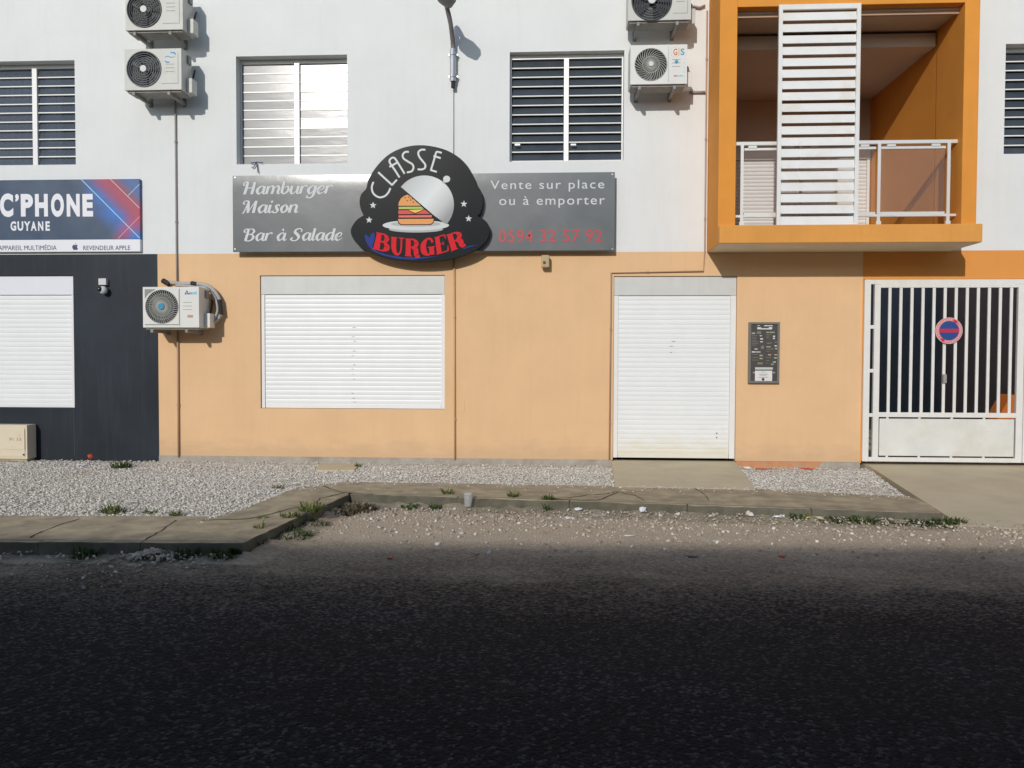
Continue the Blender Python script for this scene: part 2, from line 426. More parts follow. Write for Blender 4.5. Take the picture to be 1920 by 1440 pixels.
def mk_phone_print():
    """the printed panel of the phone shop: navy with blue and red light beams"""
    m = bpy.data.materials.new('phone_print')
    nt, n, l, b = nodes(m)
    geo = n.new('ShaderNodeNewGeometry')
    sp = n.new('ShaderNodeSeparateXYZ')
    l.new(geo.outputs['Position'], sp.inputs[0])
    def math_(op, a, bb, clamp=False):
        x = n.new('ShaderNodeMath')
        x.operation = op
        x.use_clamp = clamp
        for s, v in ((x.inputs[0], a), (x.inputs[1], bb)):
            if isinstance(v, bpy.types.NodeSocket):
                l.new(v, s)
            else:
                s.default_value = v
        return x.outputs[0]
    def dist(p, q):
        (x0, z0), (x1, z1) = W(*p, 0.05), W(*q, 0.05)
        L = math.hypot(x1 - x0, z1 - z0)
        nx, nz = -(z1 - z0) / L, (x1 - x0) / L
        return math_('ADD', math_('ADD', math_('MULTIPLY', sp.outputs['X'], nx), math_('MULTIPLY', sp.outputs['Z'], nz)), -(nx * x0 + nz * z0))
    def glow(d, w):
        return math_('MULTIPLY', math_('SUBTRACT', 1.0, math_('MULTIPLY', math_('ABSOLUTE', d, 0), 1.0 / w), True), 1.0, True)
    t = noise(n, l, geo.outputs['Position'], 3, 3)
    base = ramp(n, [(0.3, (0.022, 0.05, 0.105)), (0.7, (0.05, 0.085, 0.14))])
    l.new(t.outputs['Fac'], base.inputs[0])
    c = base.outputs[0]
    t2 = noise(n, l, geo.outputs['Position'], 5, 2)
    dblue = dist((152, 335), (262, 447))
    dred = dist((207, 335), (262, 390))
    dup = dist((220, 447), (262, 405))
    dup2 = dist((240, 367), (262, 345))
    xw = W(150, 390, 0.05)[0]
    right = math_('MULTIPLY', math_('SUBTRACT', sp.outputs['X'], xw), 4.0, True)
    gb = math_('MULTIPLY', math_('POWER', glow(dblue, 0.26), 1.2), math_('MULTIPLY', t2.outputs['Fac'], 1.8), True)
    c = mixc(n, l, math_('MULTIPLY', gb, right), c, (0.012, 0.15, 0.56))
    dr2 = math_('ADD', dred, 0.07)
    gr = math_('MULTIPLY', math_('POWER', glow(dr2, 0.19), 0.9), right)
    c = mixc(n, l, math_('MULTIPLY', gr, 0.85), c, (0.44, 0.035, 0.075))
    gu = math_('MULTIPLY', math_('POWER', glow(dup, 0.15), 1.0), math_('MULTIPLY', math_('SUBTRACT', sp.outputs['X'], W(205, 400, 0.05)[0]), 5, True))
    c = mixc(n, l, math_('MULTIPLY', gu, 0.8), c, (0.42, 0.035, 0.09))
    gd = math_('MULTIPLY', math_('POWER', glow(math_('SUBTRACT', dred, 0.16), 0.14), 1.0), right)
    c = mixc(n, l, math_('MULTIPLY', gd, 0.7), c, (0.04, 0.13, 0.42))
    l.new(c, b.inputs['Base Color'])
    b.inputs['Roughness'].default_value = 0.4
    return m
M['phone_print'] = mk_phone_print()
M['beam_blue'] = mat('beam_blue', (0.35, 0.62, 0.72), 0.4, 0.4, var=0)
M['beam_red'] = mat('beam_red', (0.78, 0.42, 0.45), 0.4, 0.4, var=0)

# ------------------------------------------------------------------ object helpers
ORG = {}
def tag(o, label=None, cat=None, group=None, kind=None):
    if label: o['label'] = label
    if cat: o['category'] = cat
    if group: o['group'] = group
    if kind: o['kind'] = kind
    return o
def thing(name, loc, label, cat, group=None):
    o = bpy.data.objects.new(name, None)
    o.empty_display_size = 0.1
    o.location = loc
    COL.objects.link(o)
    ORG[o] = Vector(loc)
    return tag(o, label, cat, group)
class MB:
    def __init__(s):
        s.v, s.f, s.m = [], [], []
    def add(s, vs, fs, mi=0):
        k = len(s.v)
        s.v += [tuple(p) for p in vs]
        s.f += [tuple(k + i for i in f) for f in fs]
        s.m += [mi] * len(fs)
        return s
    def box(s, x0, x1, y0, y1, z0, z1, mi=0):
        if x0 > x1: x0, x1 = x1, x0
        if y0 > y1: y0, y1 = y1, y0
        if z0 > z1: z0, z1 = z1, z0
        return s.add([(x0, y0, z0), (x1, y0, z0), (x1, y1, z0), (x0, y1, z0), (x0, y0, z1), (x1, y0, z1), (x1, y1, z1), (x0, y1, z1)],
                     [(0, 3, 2, 1), (4, 5, 6, 7), (0, 1, 5, 4), (1, 2, 6, 5), (2, 3, 7, 6), (3, 0, 4, 7)], mi)
    def tube(s, pts, r, n=8, mi=0, cap=True):
        pts = [Vector(p) for p in pts]
        k = len(s.v)
        prev = None
        for i, p in enumerate(pts):
            t = (pts[min(i + 1, len(pts) - 1)] - pts[max(i - 1, 0)]).normalized()
            a = t.cross(Vector((0, 0, 1)) if abs(t.z) < 0.9 else Vector((1, 0, 0))).normalized()
            if prev is not None and a.dot(prev) < 0: a = -a
            prev = a
            bb = t.cross(a)
            ri = r[i] if hasattr(r, '__len__') else r
            for j in range(n):
                an = 2 * math.pi * j / n
                s.v.append(tuple(p + a * (ri * math.cos(an)) + bb * (ri * math.sin(an))))
        for i in range(len(pts) - 1):
            for j in range(n):
                q = (j + 1) % n
                s.f.append((k + i * n + j, k + i * n + q, k + (i + 1) * n + q, k + (i + 1) * n + j)); s.m.append(mi)
        if cap:
            s.f.append(tuple(k + j for j in range(n))[::-1]); s.m.append(mi)
            e = k + (len(pts) - 1) * n
            s.f.append(tuple(e + j for j in range(n))); s.m.append(mi)
        return s
    def prism(s, poly, y0, y1, mi=0):
        """outline in X-Z, from y0 (front) to y1 (back)"""
        n = len(poly)
        ar = sum(poly[i][0] * poly[(i + 1) % n][1] - poly[(i + 1) % n][0] * poly[i][1] for i in range(n))
        if ar < 0: poly = poly[::-1]
        vs = [(p[0], y0, p[1]) for p in poly] + [(p[0], y1, p[1]) for p in poly]
        fs = [tuple(range(n)), tuple(range(2 * n - 1, n - 1, -1))]
        fs += [(i, i + n, (i + 1) % n + n, (i + 1) % n) for i in range(n)]
        return s.add(vs, fs, mi)
    def face(s, poly, y, mi=0):
        """flat print, facing the street"""
        n = len(poly)
        ar = sum(poly[i][0] * poly[(i + 1) % n][1] - poly[(i + 1) % n][0] * poly[i][1] for i in range(n))
        if ar < 0: poly = poly[::-1]
        return s.add([(p[0], y, p[1]) for p in poly], [tuple(range(n))], mi)
    def disc(s, x, z, r, y0, y1, n=24, mi=0):
        return s.prism([(x + r * math.cos(2 * math.pi * i / n), z + r * math.sin(2 * math.pi * i / n)) for i in range(n)], y0, y1, mi)
    def slab(s, poly, z_bottom, mi=0):
        """poly: list of (x,y,z) seen from above; sides go down to z_bottom"""
        n = len(poly)
        ar = sum(poly[i][0] * poly[(i + 1) % n][1] - poly[(i + 1) % n][0] * poly[i][1] for i in range(n))
        if ar < 0: poly = poly[::-1]
        vs = [tuple(p) for p in poly] + [(p[0], p[1], z_bottom) for p in poly]
        fs = [tuple(range(n))] + [(i + n, (i + 1) % n + n, (i + 1) % n, i) for i in range(n)]
        return s.add(vs, fs, mi)
    def build(s, name, mats, parent=None, bevel=0.0, smooth=False, loc=None):
        org = ORG.get(parent, Vector((0, 0, 0))) if parent else Vector((0, 0, 0))
        me = bpy.data.meshes.new(name)
        base = org + (Vector(loc) if loc else Vector((0, 0, 0)))
        me.from_pydata([tuple(Vector(p) - base) for p in s.v], [], s.f)
        if not isinstance(mats, (list, tuple)): mats = [mats]
        for mm in mats: me.materials.append(M[mm])
        if len(mats) > 1:
            me.polygons.foreach_set('material_index', s.m)
        if bevel > 0:
            bm = bmesh.new(); bm.from_mesh(me)
            bmesh.ops.bevel(bm, geom=[e for e in bm.edges if len(e.link_faces) == 2 and e.calc_face_angle(0) > 0.6], offset=bevel, segments=2, profile=0.6, affect='EDGES', material=len(mats) - 1)
            bm.to_mesh(me); bm.free()
        if smooth:
            me.polygons.foreach_set('use_smooth', [True] * len(me.polygons))
        me.update()
        o = bpy.data.objects.new(name, me)
        COL.objects.link(o)
        if parent: o.parent = parent
        if loc: o.location = loc
        ORG[o] = base
        return o
def single(mb, name, mats, loc, label, cat, group=None, bevel=0.0, smooth=False):
    """a thing that is one mesh, its origin at loc"""
    o = mb.build(name, mats, None, bevel, smooth, loc)
    return tag(o, label, cat, group)
def clone(src, name, parent, loc):
    o = bpy.data.objects.new(name, src.data)
    COL.objects.link(o)
    o.parent = parent
    o.location = loc
    return o

def catmull(pts, k=6, closed=False):
    P = [np.array(p, float) for p in pts]
    out = []
    n = len(P)
    for i in range(n - 1):
        p0, p1, p2, p3 = P[max(i - 1, 0)], P[i], P[i + 1], P[min(i + 2, n - 1)]
        for j in range(k):
            t = j / k
            out.append(0.5 * ((2 * p1) + (-p0 + p2) * t + (2 * p0 - 5 * p1 + 4 * p2 - p3) * t * t + (-p0 + 3 * p1 - 3 * p2 + p3) * t ** 3))
    out.append(P[-1])
    return out
YST = [0.0]
def ribbon(mb, pts, tf, y, mi=0, smooth=True, k=6):
    """brush stroke with a width per point: pts (x, y, w) in glyph units, tf maps to (X, Z)"""
    P = catmull(pts, k) if smooth and len(pts) > 2 else [np.array(p, float) for p in pts]
    L, Rr = [], []
    n = len(P)
    for i in range(n):
        t = P[min(i + 1, n - 1)][:2] - P[max(i - 1, 0)][:2]
        t = t / (np.hypot(*t) + 1e-9)
        nn = np.array([-t[1], t[0]]) * max(P[i][2], 0.01) / 2
        L.append(tf(*(P[i][:2] + nn))); Rr.append(tf(*(P[i][:2] - nn)))
    YST[0] = (YST[0] + 0.00012) % 0.0018
    yy = y - YST[0]
    vs = [(a[0], yy, a[1]) for a in L] + [(a[0], yy, a[1]) for a in Rr]
    mb.add(vs, [(i + n, i + 1 + n, i + 1, i) for i in range(n - 1)], mi)

def text(s, x0, x1, z0, z1, y, m, parent, name='lettering', bold=0.0, spacing=1.0, shear=0.0, split=False):
    cu = bpy.data.curves.new(name, 'FONT')
    cu.body = s
    cu.offset = bold
    cu.space_character = spacing
    cu.shear = shear
    cu.resolution_u = 4
    ob = bpy.data.objects.new(name, cu)
    COL.objects.link(ob)
    dg = bpy.context.evaluated_depsgraph_get()
    me = bpy.data.meshes.new_from_object(ob.evaluated_get(dg))
    n = len(me.vertices)
    co = np.zeros(n * 3); me.vertices.foreach_get('co', co); co = co.reshape(-1, 3)
    fs = [tuple(p.vertices) for p in me.polygons]
    COL.objects.unlink(ob); bpy.data.objects.remove(ob); bpy.data.curves.remove(cu); bpy.data.meshes.remove(me)
    a, b_ = co.min(0), co.max(0)
    X = x0 + (co[:, 0] - a[0]) / (b_[0] - a[0]) * (x1 - x0)
    Z = z0 + (co[:, 1] - a[1]) / (b_[1] - a[1]) * (z1 - z0)
    if not split:
        return MB().add([(X[i], y, Z[i]) for i in range(n)], fs).build(name, m, parent)
    par = list(range(n))
    def find(i):
        while par[i] != i:
            par[i] = par[par[i]]; i = par[i]
        return i
    for f in fs:
        for v in f[1:]: par[find(v)] = find(f[0])
    isl = {}
    for f in fs: isl.setdefault(find(f[0]), []).append(f)
    grp = []
    for k_, ff in sorted(isl.items(), key=lambda q: min(X[v] for f in q[1] for v in f)):
        a0 = min(X[v] for f in ff for v in f); a1 = max(X[v] for f in ff for v in f)
        if grp and (a0 + a1) / 2 < grp[-1][1]: grp[-1][2].extend(ff); grp[-1][1] = max(grp[-1][1], a1)
        else: grp.append([a0, a1, list(ff)])
    for a0, a1, ff in grp:
        vs = sorted({v for f in ff for v in f}); ix = {v: i for i, v in enumerate(vs)}
        o = MB().add([(X[v], y, Z[v]) for v in vs], [tuple(ix[v] for v in f) for f in ff]).build('letter', m, parent)
    return o

# ------------------------------------------------------------------ ground
def structure(o, label):
    o['kind'] = 'structure'; o['label'] = label
    return o
ZP, ZG, ZR = -0.04, -0.07, -0.15           # pavement top, gravel bed, road
structure(MB().add([(-300, -300, -0.40), (300, -300, -0.40), (300, 300, -0.40), (-300, 300, -0.40)], [(0, 1, 2, 3)]).build('ground', 'ground'), 'bare ground around the street')
def grid(x0, x1, y0, y1, nx, ny, zf):
    mb = MB()
    for j in range(ny + 1):
        for i in range(nx + 1):
            x = x0 + (x1 - x0) * i / nx; y = y0 + (y1 - y0) * j / ny
            mb.v.append((x, y, zf(x, y)))
    for j in range(ny):
        for i in range(nx):
            a = j * (nx + 1) + i
            mb.f.append((a, a + 1, a + nx + 2, a + nx + 1)); mb.m.append(0)
    return mb
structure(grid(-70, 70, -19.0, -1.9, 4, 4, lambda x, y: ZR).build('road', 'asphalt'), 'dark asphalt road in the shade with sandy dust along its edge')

# pavement outline (front edge of the kerb top), measured on the photo
kA0, kA1, kB1, kC1 = G(-500, 1013, ZP), G(455, 1018, ZP), G(656, 926, ZP), G(1768, 963, ZP)
back = [G(-500, 966, ZP), G(400, 968, ZP), G(470, 948, ZP), G(560, 912, ZP), G(640, 903, ZP), G(1150, 911, ZP), G(1420, 916, ZP), G(1705, 931, ZP)]
front = [kC1, kB1, kA1, kA0]
KW = 0.07
def inset(path, w):
    out = []
    n = len(path)
    for i in range(n):
        p = Vector(path[i]); 
        d = (Vector(path[min(i + 1, n - 1)]) - Vector(path[max(i - 1, 0)])).normalized()
        nn = Vector((d.y, -d.x))          # path runs right-to-left: inside is +y
        if nn.y < 0: nn = -nn
        out.append(tuple(p + nn * w))
    return out
front_in = inset(front, KW)
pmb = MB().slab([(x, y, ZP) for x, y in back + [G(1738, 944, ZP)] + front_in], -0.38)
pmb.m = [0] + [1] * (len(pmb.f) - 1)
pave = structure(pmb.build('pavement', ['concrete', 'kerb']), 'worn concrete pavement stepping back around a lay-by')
# kerb stones
for a, b_, nst in ((kA0, kA1, 5), (kA1, kB1, 2), (kB1, kC1, 5)):
    a, b_ = Vector(a), Vector(b_)
    d = (b_ - a).normalized(); L = (b_ - a).length
    nn = Vector((-d.y, d.x))
    if nn.y < 0: nn = -nn
    for i in range(nst):
        p, q = a + d * (L * i / nst + 0.001), a + d * (L * (i + 1) / nst - 0.001)
        dz = random.uniform(-0.004, 0.001)
        p2, q2 = p + nn * (KW - 0.002), q + nn * (KW - 0.002)
        kf = max(6, int((q - p).length / 0.07)); fr_pts = []
        for u in range(kf + 1):
            chip = random.uniform(0.006, 0.022) if random.random() < 0.12 else 0.0
            w_ = p.lerp(q, u / kf) + nn * (random.uniform(-0.004, 0.004) + chip)
            fr_pts.append((w_.x, w_.y, ZP + dz + random.uniform(-0.003, 0.002) - chip * 0.3))
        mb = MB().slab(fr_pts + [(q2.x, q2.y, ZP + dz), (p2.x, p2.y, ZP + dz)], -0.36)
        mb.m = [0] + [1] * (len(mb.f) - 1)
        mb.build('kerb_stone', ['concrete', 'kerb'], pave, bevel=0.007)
# dirt washed up against the foot of the kerb
def wedge(d):
    return np.clip(0.045 * (1 - np.asarray(d) / 0.26), 0, None)
mb = MB()
path = []
for a, b_ in ((kA0, kA1), (kA1, kB1), (kB1, kC1)):
    a, b_ = Vector(a), Vector(b_)
    k_ = max(4, int((b_ - a).length / 0.10))
    path += [tuple(a.lerp(b_, i / k_)) for i in range(k_)]
path.append(kC1)
outp = inset(path[::-1], -1.0)[::-1]
for p, q in zip(path, outp):
    d = (Vector(q) - Vector(p))
    hh, ww = (0.022 if p[0] < kA1[0] else 0.042) * random.uniform(0.4, 1.3), 0.24 * random.uniform(0.7, 1.3)
    for t_, z_ in ((-0.02, hh), (0.25, hh * 0.62 + random.uniform(-0.004, 0.004)), (0.6, hh * 0.24), (1.0, -0.006)):
        mb.v.append((p[0] + d.x * ww * t_, p[1] + d.y * ww * t_, ZR + z_))
for i in range(len(path) - 1):
    for j in range(3):
        a = i * 4 + j
        mb.f.append((a, a + 1, a + 5, a + 4)); mb.m.append(0)
structure(mb.build('gutter_dirt', 'gutter_dirt', smooth=True), 'sandy dirt washed up along the foot of the kerb')
# cracks in the pavement
def crack(pix, w, parent, z, m='crack'):
    P = []
    for (a, b_) in zip(pix[:-1], pix[1:]):
        for t in np.linspace(0, 1, 6)[:-1]:
            P.append((a[0] + (b_[0] - a[0]) * t + random.uniform(-2, 2), a[1] + (b_[1] - a[1]) * t + random.uniform(-0.5, 0.5)))
    P.append(pix[-1])
    Q = [Vector(G(x, y, z)) for x, y in P]
    mb = MB(); n = len(Q)
    L, Rr = [], []
    for i in range(n):
        t = (Q[min(i + 1, n - 1)] - Q[max(i - 1, 0)]).normalized()
        nn = Vector((-t.y, t.x)) * w * random.uniform(0.3, 0.8)
        L.append(Q[i] + nn); Rr.append(Q[i] - nn)
    mb.add([(p.x, p.y, z) for p in L] + [(p.x, p.y, z) for p in Rr], [(i + n, i + 1 + n, i + 1, i) for i in range(n - 1)])
    mb.build('crack', m, parent)
zc = ZP + 0.003
crack([(606, 911), (640, 923), (700, 926.5)], 0.014, pave, zc)
crack([(1030, 935), (1075, 932), (1100, 928), (1135, 926), (1156, 921)], 0.013, pave, zc)
crack([(1156, 921), (1190, 928), (1208, 938)], 0.010, pave, zc)
crack([(1300, 914), (1318, 925), (1330, 938)], 0.007, pave, zc)
crack([(1040, 936), (1120, 938), (1160, 922)], 0.012, pave, zc)
crack([(55, 1008), (80, 995), (150, 972)], 0.012, pave, zc)
crack([(272, 1012), (300, 996), (330, 975)], 0.010, pave, zc)
crack([(590, 945), (600, 934), (645, 924)], 0.012, pave, zc)
crack([(380, 975), (470, 972), (560, 950)], 0.012, pave, zc)

# gravel bed below the loose stones
gl = [(-9.5, 0.0), (4.1, 0.0)]
gravel_poly = [(-9.5, -0.02), (4.02, -0.02)] + [G(1712, 936, ZP), G(1705, 933, ZP), G(1420, 918, ZP), G(1150, 913, ZP), G(640, 905, ZP), G(560, 914, ZP), G(470, 950, ZP), G(400, 970, ZP), (-9.5, G(-500, 968, ZP)[1])]
structure(MB().slab([(x, y, ZG) for x, y in gravel_poly], -0.37).build('gravel_bed', 'soil'), 'earth bed under the pale gravel in front of the building')
# door ramp, small slab, driveway
ramp_poly = [(W(1147, 858)[0], 0.10, 0.0), (W(1382, 864)[0], 0.10, 0.0), (*G(1417, 917.5, ZP + 0.004), ZP + 0.004), (*G(1154, 912, ZP + 0.004), ZP + 0.004)]
structure(MB().slab(ramp_poly, -0.39).build('door_ramp', 'ramp', bevel=0.006), 'pale concrete ramp in front of the closed shop door')
zb = -0.045
slab_poly = [(*G(598, 868.5, zb), zb), (*G(676, 868.5, zb), zb), (*G(664, 881, zb), zb), (*G(594, 881, zb), zb)]
structure(MB().slab(slab_poly, -0.36).build('concrete_pad', 'ramp', bevel=0.005), 'small concrete pad by the wall in the gravel')
zd = -0.146
drive_poly = [(W(1620, 868)[0], 0.25, -0.012), (9.5, 0.25, -0.012), (9.8, G(1900, 991, zd)[1], zd), (*G(1900, 991, zd), zd), (*G(1804, 985, zd), zd), (W(1622, 868)[0], -0.1, -0.014)]
structure(MB().slab(drive_poly, -0.385).build('driveway', 'ramp', bevel=0.006), 'pale concrete driveway sloping from the white gate to the road')

# loose stones
def pip(poly, x, y):
    ins = np.zeros(len(x), bool)
    n = len(poly)
    for i in range(n):
        x0, y0 = poly[i][:2]; x1, y1 = poly[(i + 1) % n][:2]
        c = ((y0 > y) != (y1 > y)) & (x < (x1 - x0) * (y - y0) / (y1 - y0 + 1e-12) + x0)
        ins ^= c
    return ins
bm = bmesh.new(); bmesh.ops.create_icosphere(bm, subdivisions=1, radius=1.0)
ICO_V = np.array([v.co[:] for v in bm.verts]); ICO_F = np.array([[v.index for v in f.verts] for f in bm.faces]); bm.free()
def stones(name, m, P, S, flat, label, cat, seed=1):
    """P (n,3) resting points, S (n,) radii -> one mesh of loose stones"""
    r = np.random.default_rng(seed)
    n = len(P)
    V = ICO_V[None] * (1 + r.uniform(-0.32, 0.32, (n, 12, 1)))
    V = V * (S[:, None, None] * r.uniform(0.65, 1.25, (n, 1, 3)))
    V[:, :, 2] *= flat
    a = r.uniform(0, 2 * np.pi, n); ca, sa = np.cos(a)[:, None], np.sin(a)[:, None]
    X = V[:, :, 0] * ca - V[:, :, 1] * sa; Y = V[:, :, 0] * sa + V[:, :, 1] * ca
    t = r.uniform(-0.5, 0.5, n)[:, None]
    Z = V[:, :, 2] + X * t
    V = np.stack([X, Y, Z], -1) + P[:, None, :]
    F = (ICO_F[None] + (np.arange(n) * 12)[:, None, None]).reshape(-1, 3)
    me = bpy.data.meshes.new(name)
    me.vertices.add(n * 12); me.vertices.foreach_set('co', V.reshape(-1))
    me.loops.add(len(F) * 3); me.loops.foreach_set('vertex_index', F.reshape(-1).astype(np.int32))
    me.polygons.add(len(F)); me.polygons.foreach_set('loop_start', np.arange(0, len(F) * 3, 3, dtype=np.int32))
    me.materials.append(M[m]); me.polygons.foreach_set('use_smooth', np.ones(len(F), bool)); me.update(calc_edges=True)
    o = bpy.data.objects.new(name, me); COL.objects.link(o)
    o['kind'] = 'stuff'; o['label'] = label; o['category'] = cat
    return o
n = 150000
x, y = rng.uniform(-8.3, 4.2, n), rng.uniform(-3.9, -0.03, n)
k = pip(gravel_poly, x, y) & ~pip(ramp_poly, x, y) & ~pip(slab_poly, x, y) & ~pip(drive_poly, x, y)
x, y = x[k], y[k]
# near the wall the stones thin out to dusty ground, with a low hump in the middle of the bed
patch = np.sin(x * 2.1 + 1.3 * np.sin(y * 3.1)) * np.sin(y * 2.7 + x * 0.9) + rng.normal(0, 0.45, len(x))
keep = ((y < -0.30) | (rng.random(len(x)) < 0.30)) & ~((patch < -0.75) & (rng.random(len(x)) < 0.75))
x, y = x[keep], y[keep]
sz = rng.gamma(5, 0.0016, len(x)).clip(0.005, 0.022)
zz = ZG + rng.uniform(0.0, 0.014, len(x)) + sz * 0.3
# strays kicked onto the pavement
ns = 900
q = rng.integers(1, len(back) - 1, ns); tt = rng.random(ns)
bx = np.array([p[0] for p in back]); by = np.array([p[1] for p in back])
qx = bx[q] + (bx[np.minimum(q + 1, len(back) - 1)] - bx[q]) * tt; qy = by[q] + (by[np.minimum(q + 1, len(back) - 1)] - by[q]) * tt - rng.gamma(1.0, 0.09, ns)
ok = (qy > np.interp(qx, [kA0[0], kA1[0], kB1[0], kC1[0]], [kA0[1], kA1[1], kB1[1], kC1[1]]) + 0.03)
qs = rng.gamma(4, 0.0018, ns).clip(0.004, 0.014)
x = np.concatenate([x, qx[ok]]); y = np.concatenate([y, qy[ok]]); sz = np.concatenate([sz, qs[ok]]); zz = np.concatenate([zz, ZP + qs[ok] * 0.3])
stones('gravel', 'gravel', np.stack([x, y, zz], 1), sz, 0.42, 'pale crushed stone gravel between the shop wall and the pavement', 'gravel', 3)
# pebbles on the road verge
lay = [G(690, 953, ZR), G(1790, 978, ZR), (9, G(1900, 995, ZR)[1]), (9, -4.5), (-3.2, -4.5), G(450, 1045, ZR)]
n = 10000
x = rng.uniform(-3.4, 8, n); yk = np.interp(x, [G(690, 953, ZR)[0], G(1790, 978, ZR)[0], 8], [G(690, 953, ZR)[1], G(1790, 978, ZR)[1], G(1900, 995, ZR)[1]])
y = yk - 0.03 - rng.gamma(1.5, 0.36, n)
k = pip(lay, x, y); x, y = x[k], y[k]
sz = rng.gamma(2.2, 0.0030, len(x)).clip(0.003, 0.020)
kd = np.interp(x, [kA0[0], kA1[0], kB1[0], kC1[0]], [kA0[1], kA1[1], kB1[1], kC1[1]]) - y
stones('verge_pebbles', 'pebble', np.stack([x, y, ZR + sz * 0.35 + wedge(np.where(x < kC1[0], kd, 9))], 1), sz, 0.8, 'loose sand coloured pebbles on the road edge below the kerb', 'pebbles', 4)
n = 1000
x = rng.uniform(-8.5, G(455, 1040, ZR)[0], n); y = np.interp(x, [-9, kA1[0]], [kA0[1], kA1[1]]) - 0.05 - rng.gamma(1.3, 0.16, n)
sz = rng.gamma(3, 0.0026, n).clip(0.003, 0.014)
xr, yr = G(288, 1050, ZR)
kd = np.interp(x, [kA0[0], kA1[0]], [kA0[1], kA1[1]]) - y
stones('gutter_pebbles', 'pebble', np.stack([x, y, ZR + sz * 0.35 + wedge(kd)], 1), sz, 0.8, 'loose grit lying in the gutter of the left kerb', 'grit', 5)
n = 260
r_ = np.random.default_rng(5)
x, y = xr + r_.normal(0, 0.11, n), yr + r_.normal(0, 0.05, n)
h = 0.045 * np.exp(-((x - xr) / 0.13) ** 2 - ((y - yr) / 0.07) ** 2)
stones('rubble_heap', 'pebble', np.stack([x, y, ZR + 0.022 + h], 1), r_.uniform(0.008, 0.022, n), 0.8, 'small heap of pale rubble in the gutter below the left kerb', 'rubble', 6)

# ------------------------------------------------------------------ building
BT = 7.2                                       # top of the wall that is built
bld = thing('apartment_building', (0, 0, 0), 'two storey building with white upper floor, beige and dark shop fronts and an orange loggia', 'building')
XL, XR = -11.0, 11.0
TH = 0.22
zline = 0.5 * (W(400, 475)[1] + W(1200, 473)[1])              # paint line between the storeys
w1 = R4(-60, 114.5, 141, 309.5); w2 = R4(443, 104, 651, 307); w3 = R4(955.5, 96, 1170, 302); w4 = R4(1884, 81, 2040, 288)
s1 = R4(488, 516, 834, 766.5); s2 = R4(1150, 517.5, 1380.5, 860); s0 = R4(-200, 517, 138.5, 764)
gt = R4(1617, 523, 1990, 869)
xd = W(297, 665)[0]; xo = W(1618, 500)[0]
DL = 0.66
lx0, lx1 = W(1348, 240, DL)[0], W(1834, 240, DL)[0]            # outer sides of the loggia box
ix0, ix1, iz0, iz1 = R4(1381, 9, 1806, 423, DL)               # its opening
lipz0, lipx1 = W(1590, 455, 0.74)[1], W(1842, 440, 0.74)[0]

def wall(x0, x1, z0, z1, holes, name, m, y0=0.0, y1=TH):
    xs = sorted({x0, x1, *[min(max(v, x0), x1) for h in holes for v in h[:2]]})
    zs = sorted({z0, z1, *[min(max(v, z0), z1) for h in holes for v in h[2:]]})
    def solid(i, j):
        if i < 0 or j < 0 or i >= len(xs) - 1 or j >= len(zs) - 1: return None
        cx, cz = (xs[i] + xs[i + 1]) / 2, (zs[j] + zs[j + 1]) / 2
        return not any(h[0] < cx < h[1] and h[2] < cz < h[3] for h in holes)
    mb = MB()
    for i in range(len(xs) - 1):
        for j in range(len(zs) - 1):
            if not solid(i, j): continue
            a, b_, c, d = xs[i], xs[i + 1], zs[j], zs[j + 1]
            mb.add([(a, y0, c), (b_, y0, c), (b_, y0, d), (a, y0, d)], [(0, 1, 2, 3)])
            mb.add([(a, y1, c), (b_, y1, c), (b_, y1, d), (a, y1, d)], [(3, 2, 1, 0)])
            if solid(i - 1, j) is not True: mb.add([(a, y0, c), (a, y0, d), (a, y1, d), (a, y1, c)], [(0, 1, 2, 3)])
            if solid(i + 1, j) is not True: mb.add([(b_, y0, c), (b_, y1, c), (b_, y1, d), (b_, y0, d)], [(0, 1, 2, 3)])
            if solid(i, j - 1) is not True: mb.add([(a, y0, c), (a, y1, c), (b_, y1, c), (b_, y0, c)], [(0, 1, 2, 3)])
            if solid(i, j + 1) is not True: mb.add([(a, y0, d), (b_, y0, d), (b_, y1, d), (a, y1, d)], [(0, 1, 2, 3)])
    o = mb.build(name, m, bld)
    return o
log_hole = (ix0 - 0.06, ix1 + 0.06, lipz0 + 0.15, iz1 + 0.06)
wall(XL, XR, zline, BT, [w1, w2, w3, w4, log_hole], 'upper_wall', 'white_wall')['label'] = 'white rendered upper wall'
wall(XL, xd, -0.1, zline, [s0], 'lower_wall', 'dark_wall')['label'] = 'dark blue grey painted wall of the phone shop'
wall(xd, xo, 0.012, zline, [(*s1[:2], *s1[2:]), (*s2[:2], -1, s2[3])], 'lower_wall', 'beige_wall')['label'] = 'beige rendered wall of the burger shop'
wall(xo, XR, 0.0, zline, [(*gt[:2], -1, gt[3])], 'lower_wall', 'orange_band')['label'] = 'orange rendered wall around the gate'
# plinth strips at the foot of the beige wall
MB().box(xd, s2[0] - 0.012, -0.012, TH, -0.12, 0.012).build('plinth', 'plinth', bld)
xq = s2[1] + 0.98
MB().prism([(s2[1] + 0.01, -0.12), (xq, -0.12), (xq + 0.12, 0.010), (s2[1] + 0.01, 0.010)], -0.008, TH).build('plinth', 'orange_base', bld)
MB().prism([(xq + 0.002, -0.12), (xo, -0.12), (xo, 0.010), (xq + 0.122, 0.010)], -0.004, TH).build('plinth', 'plinth', bld)
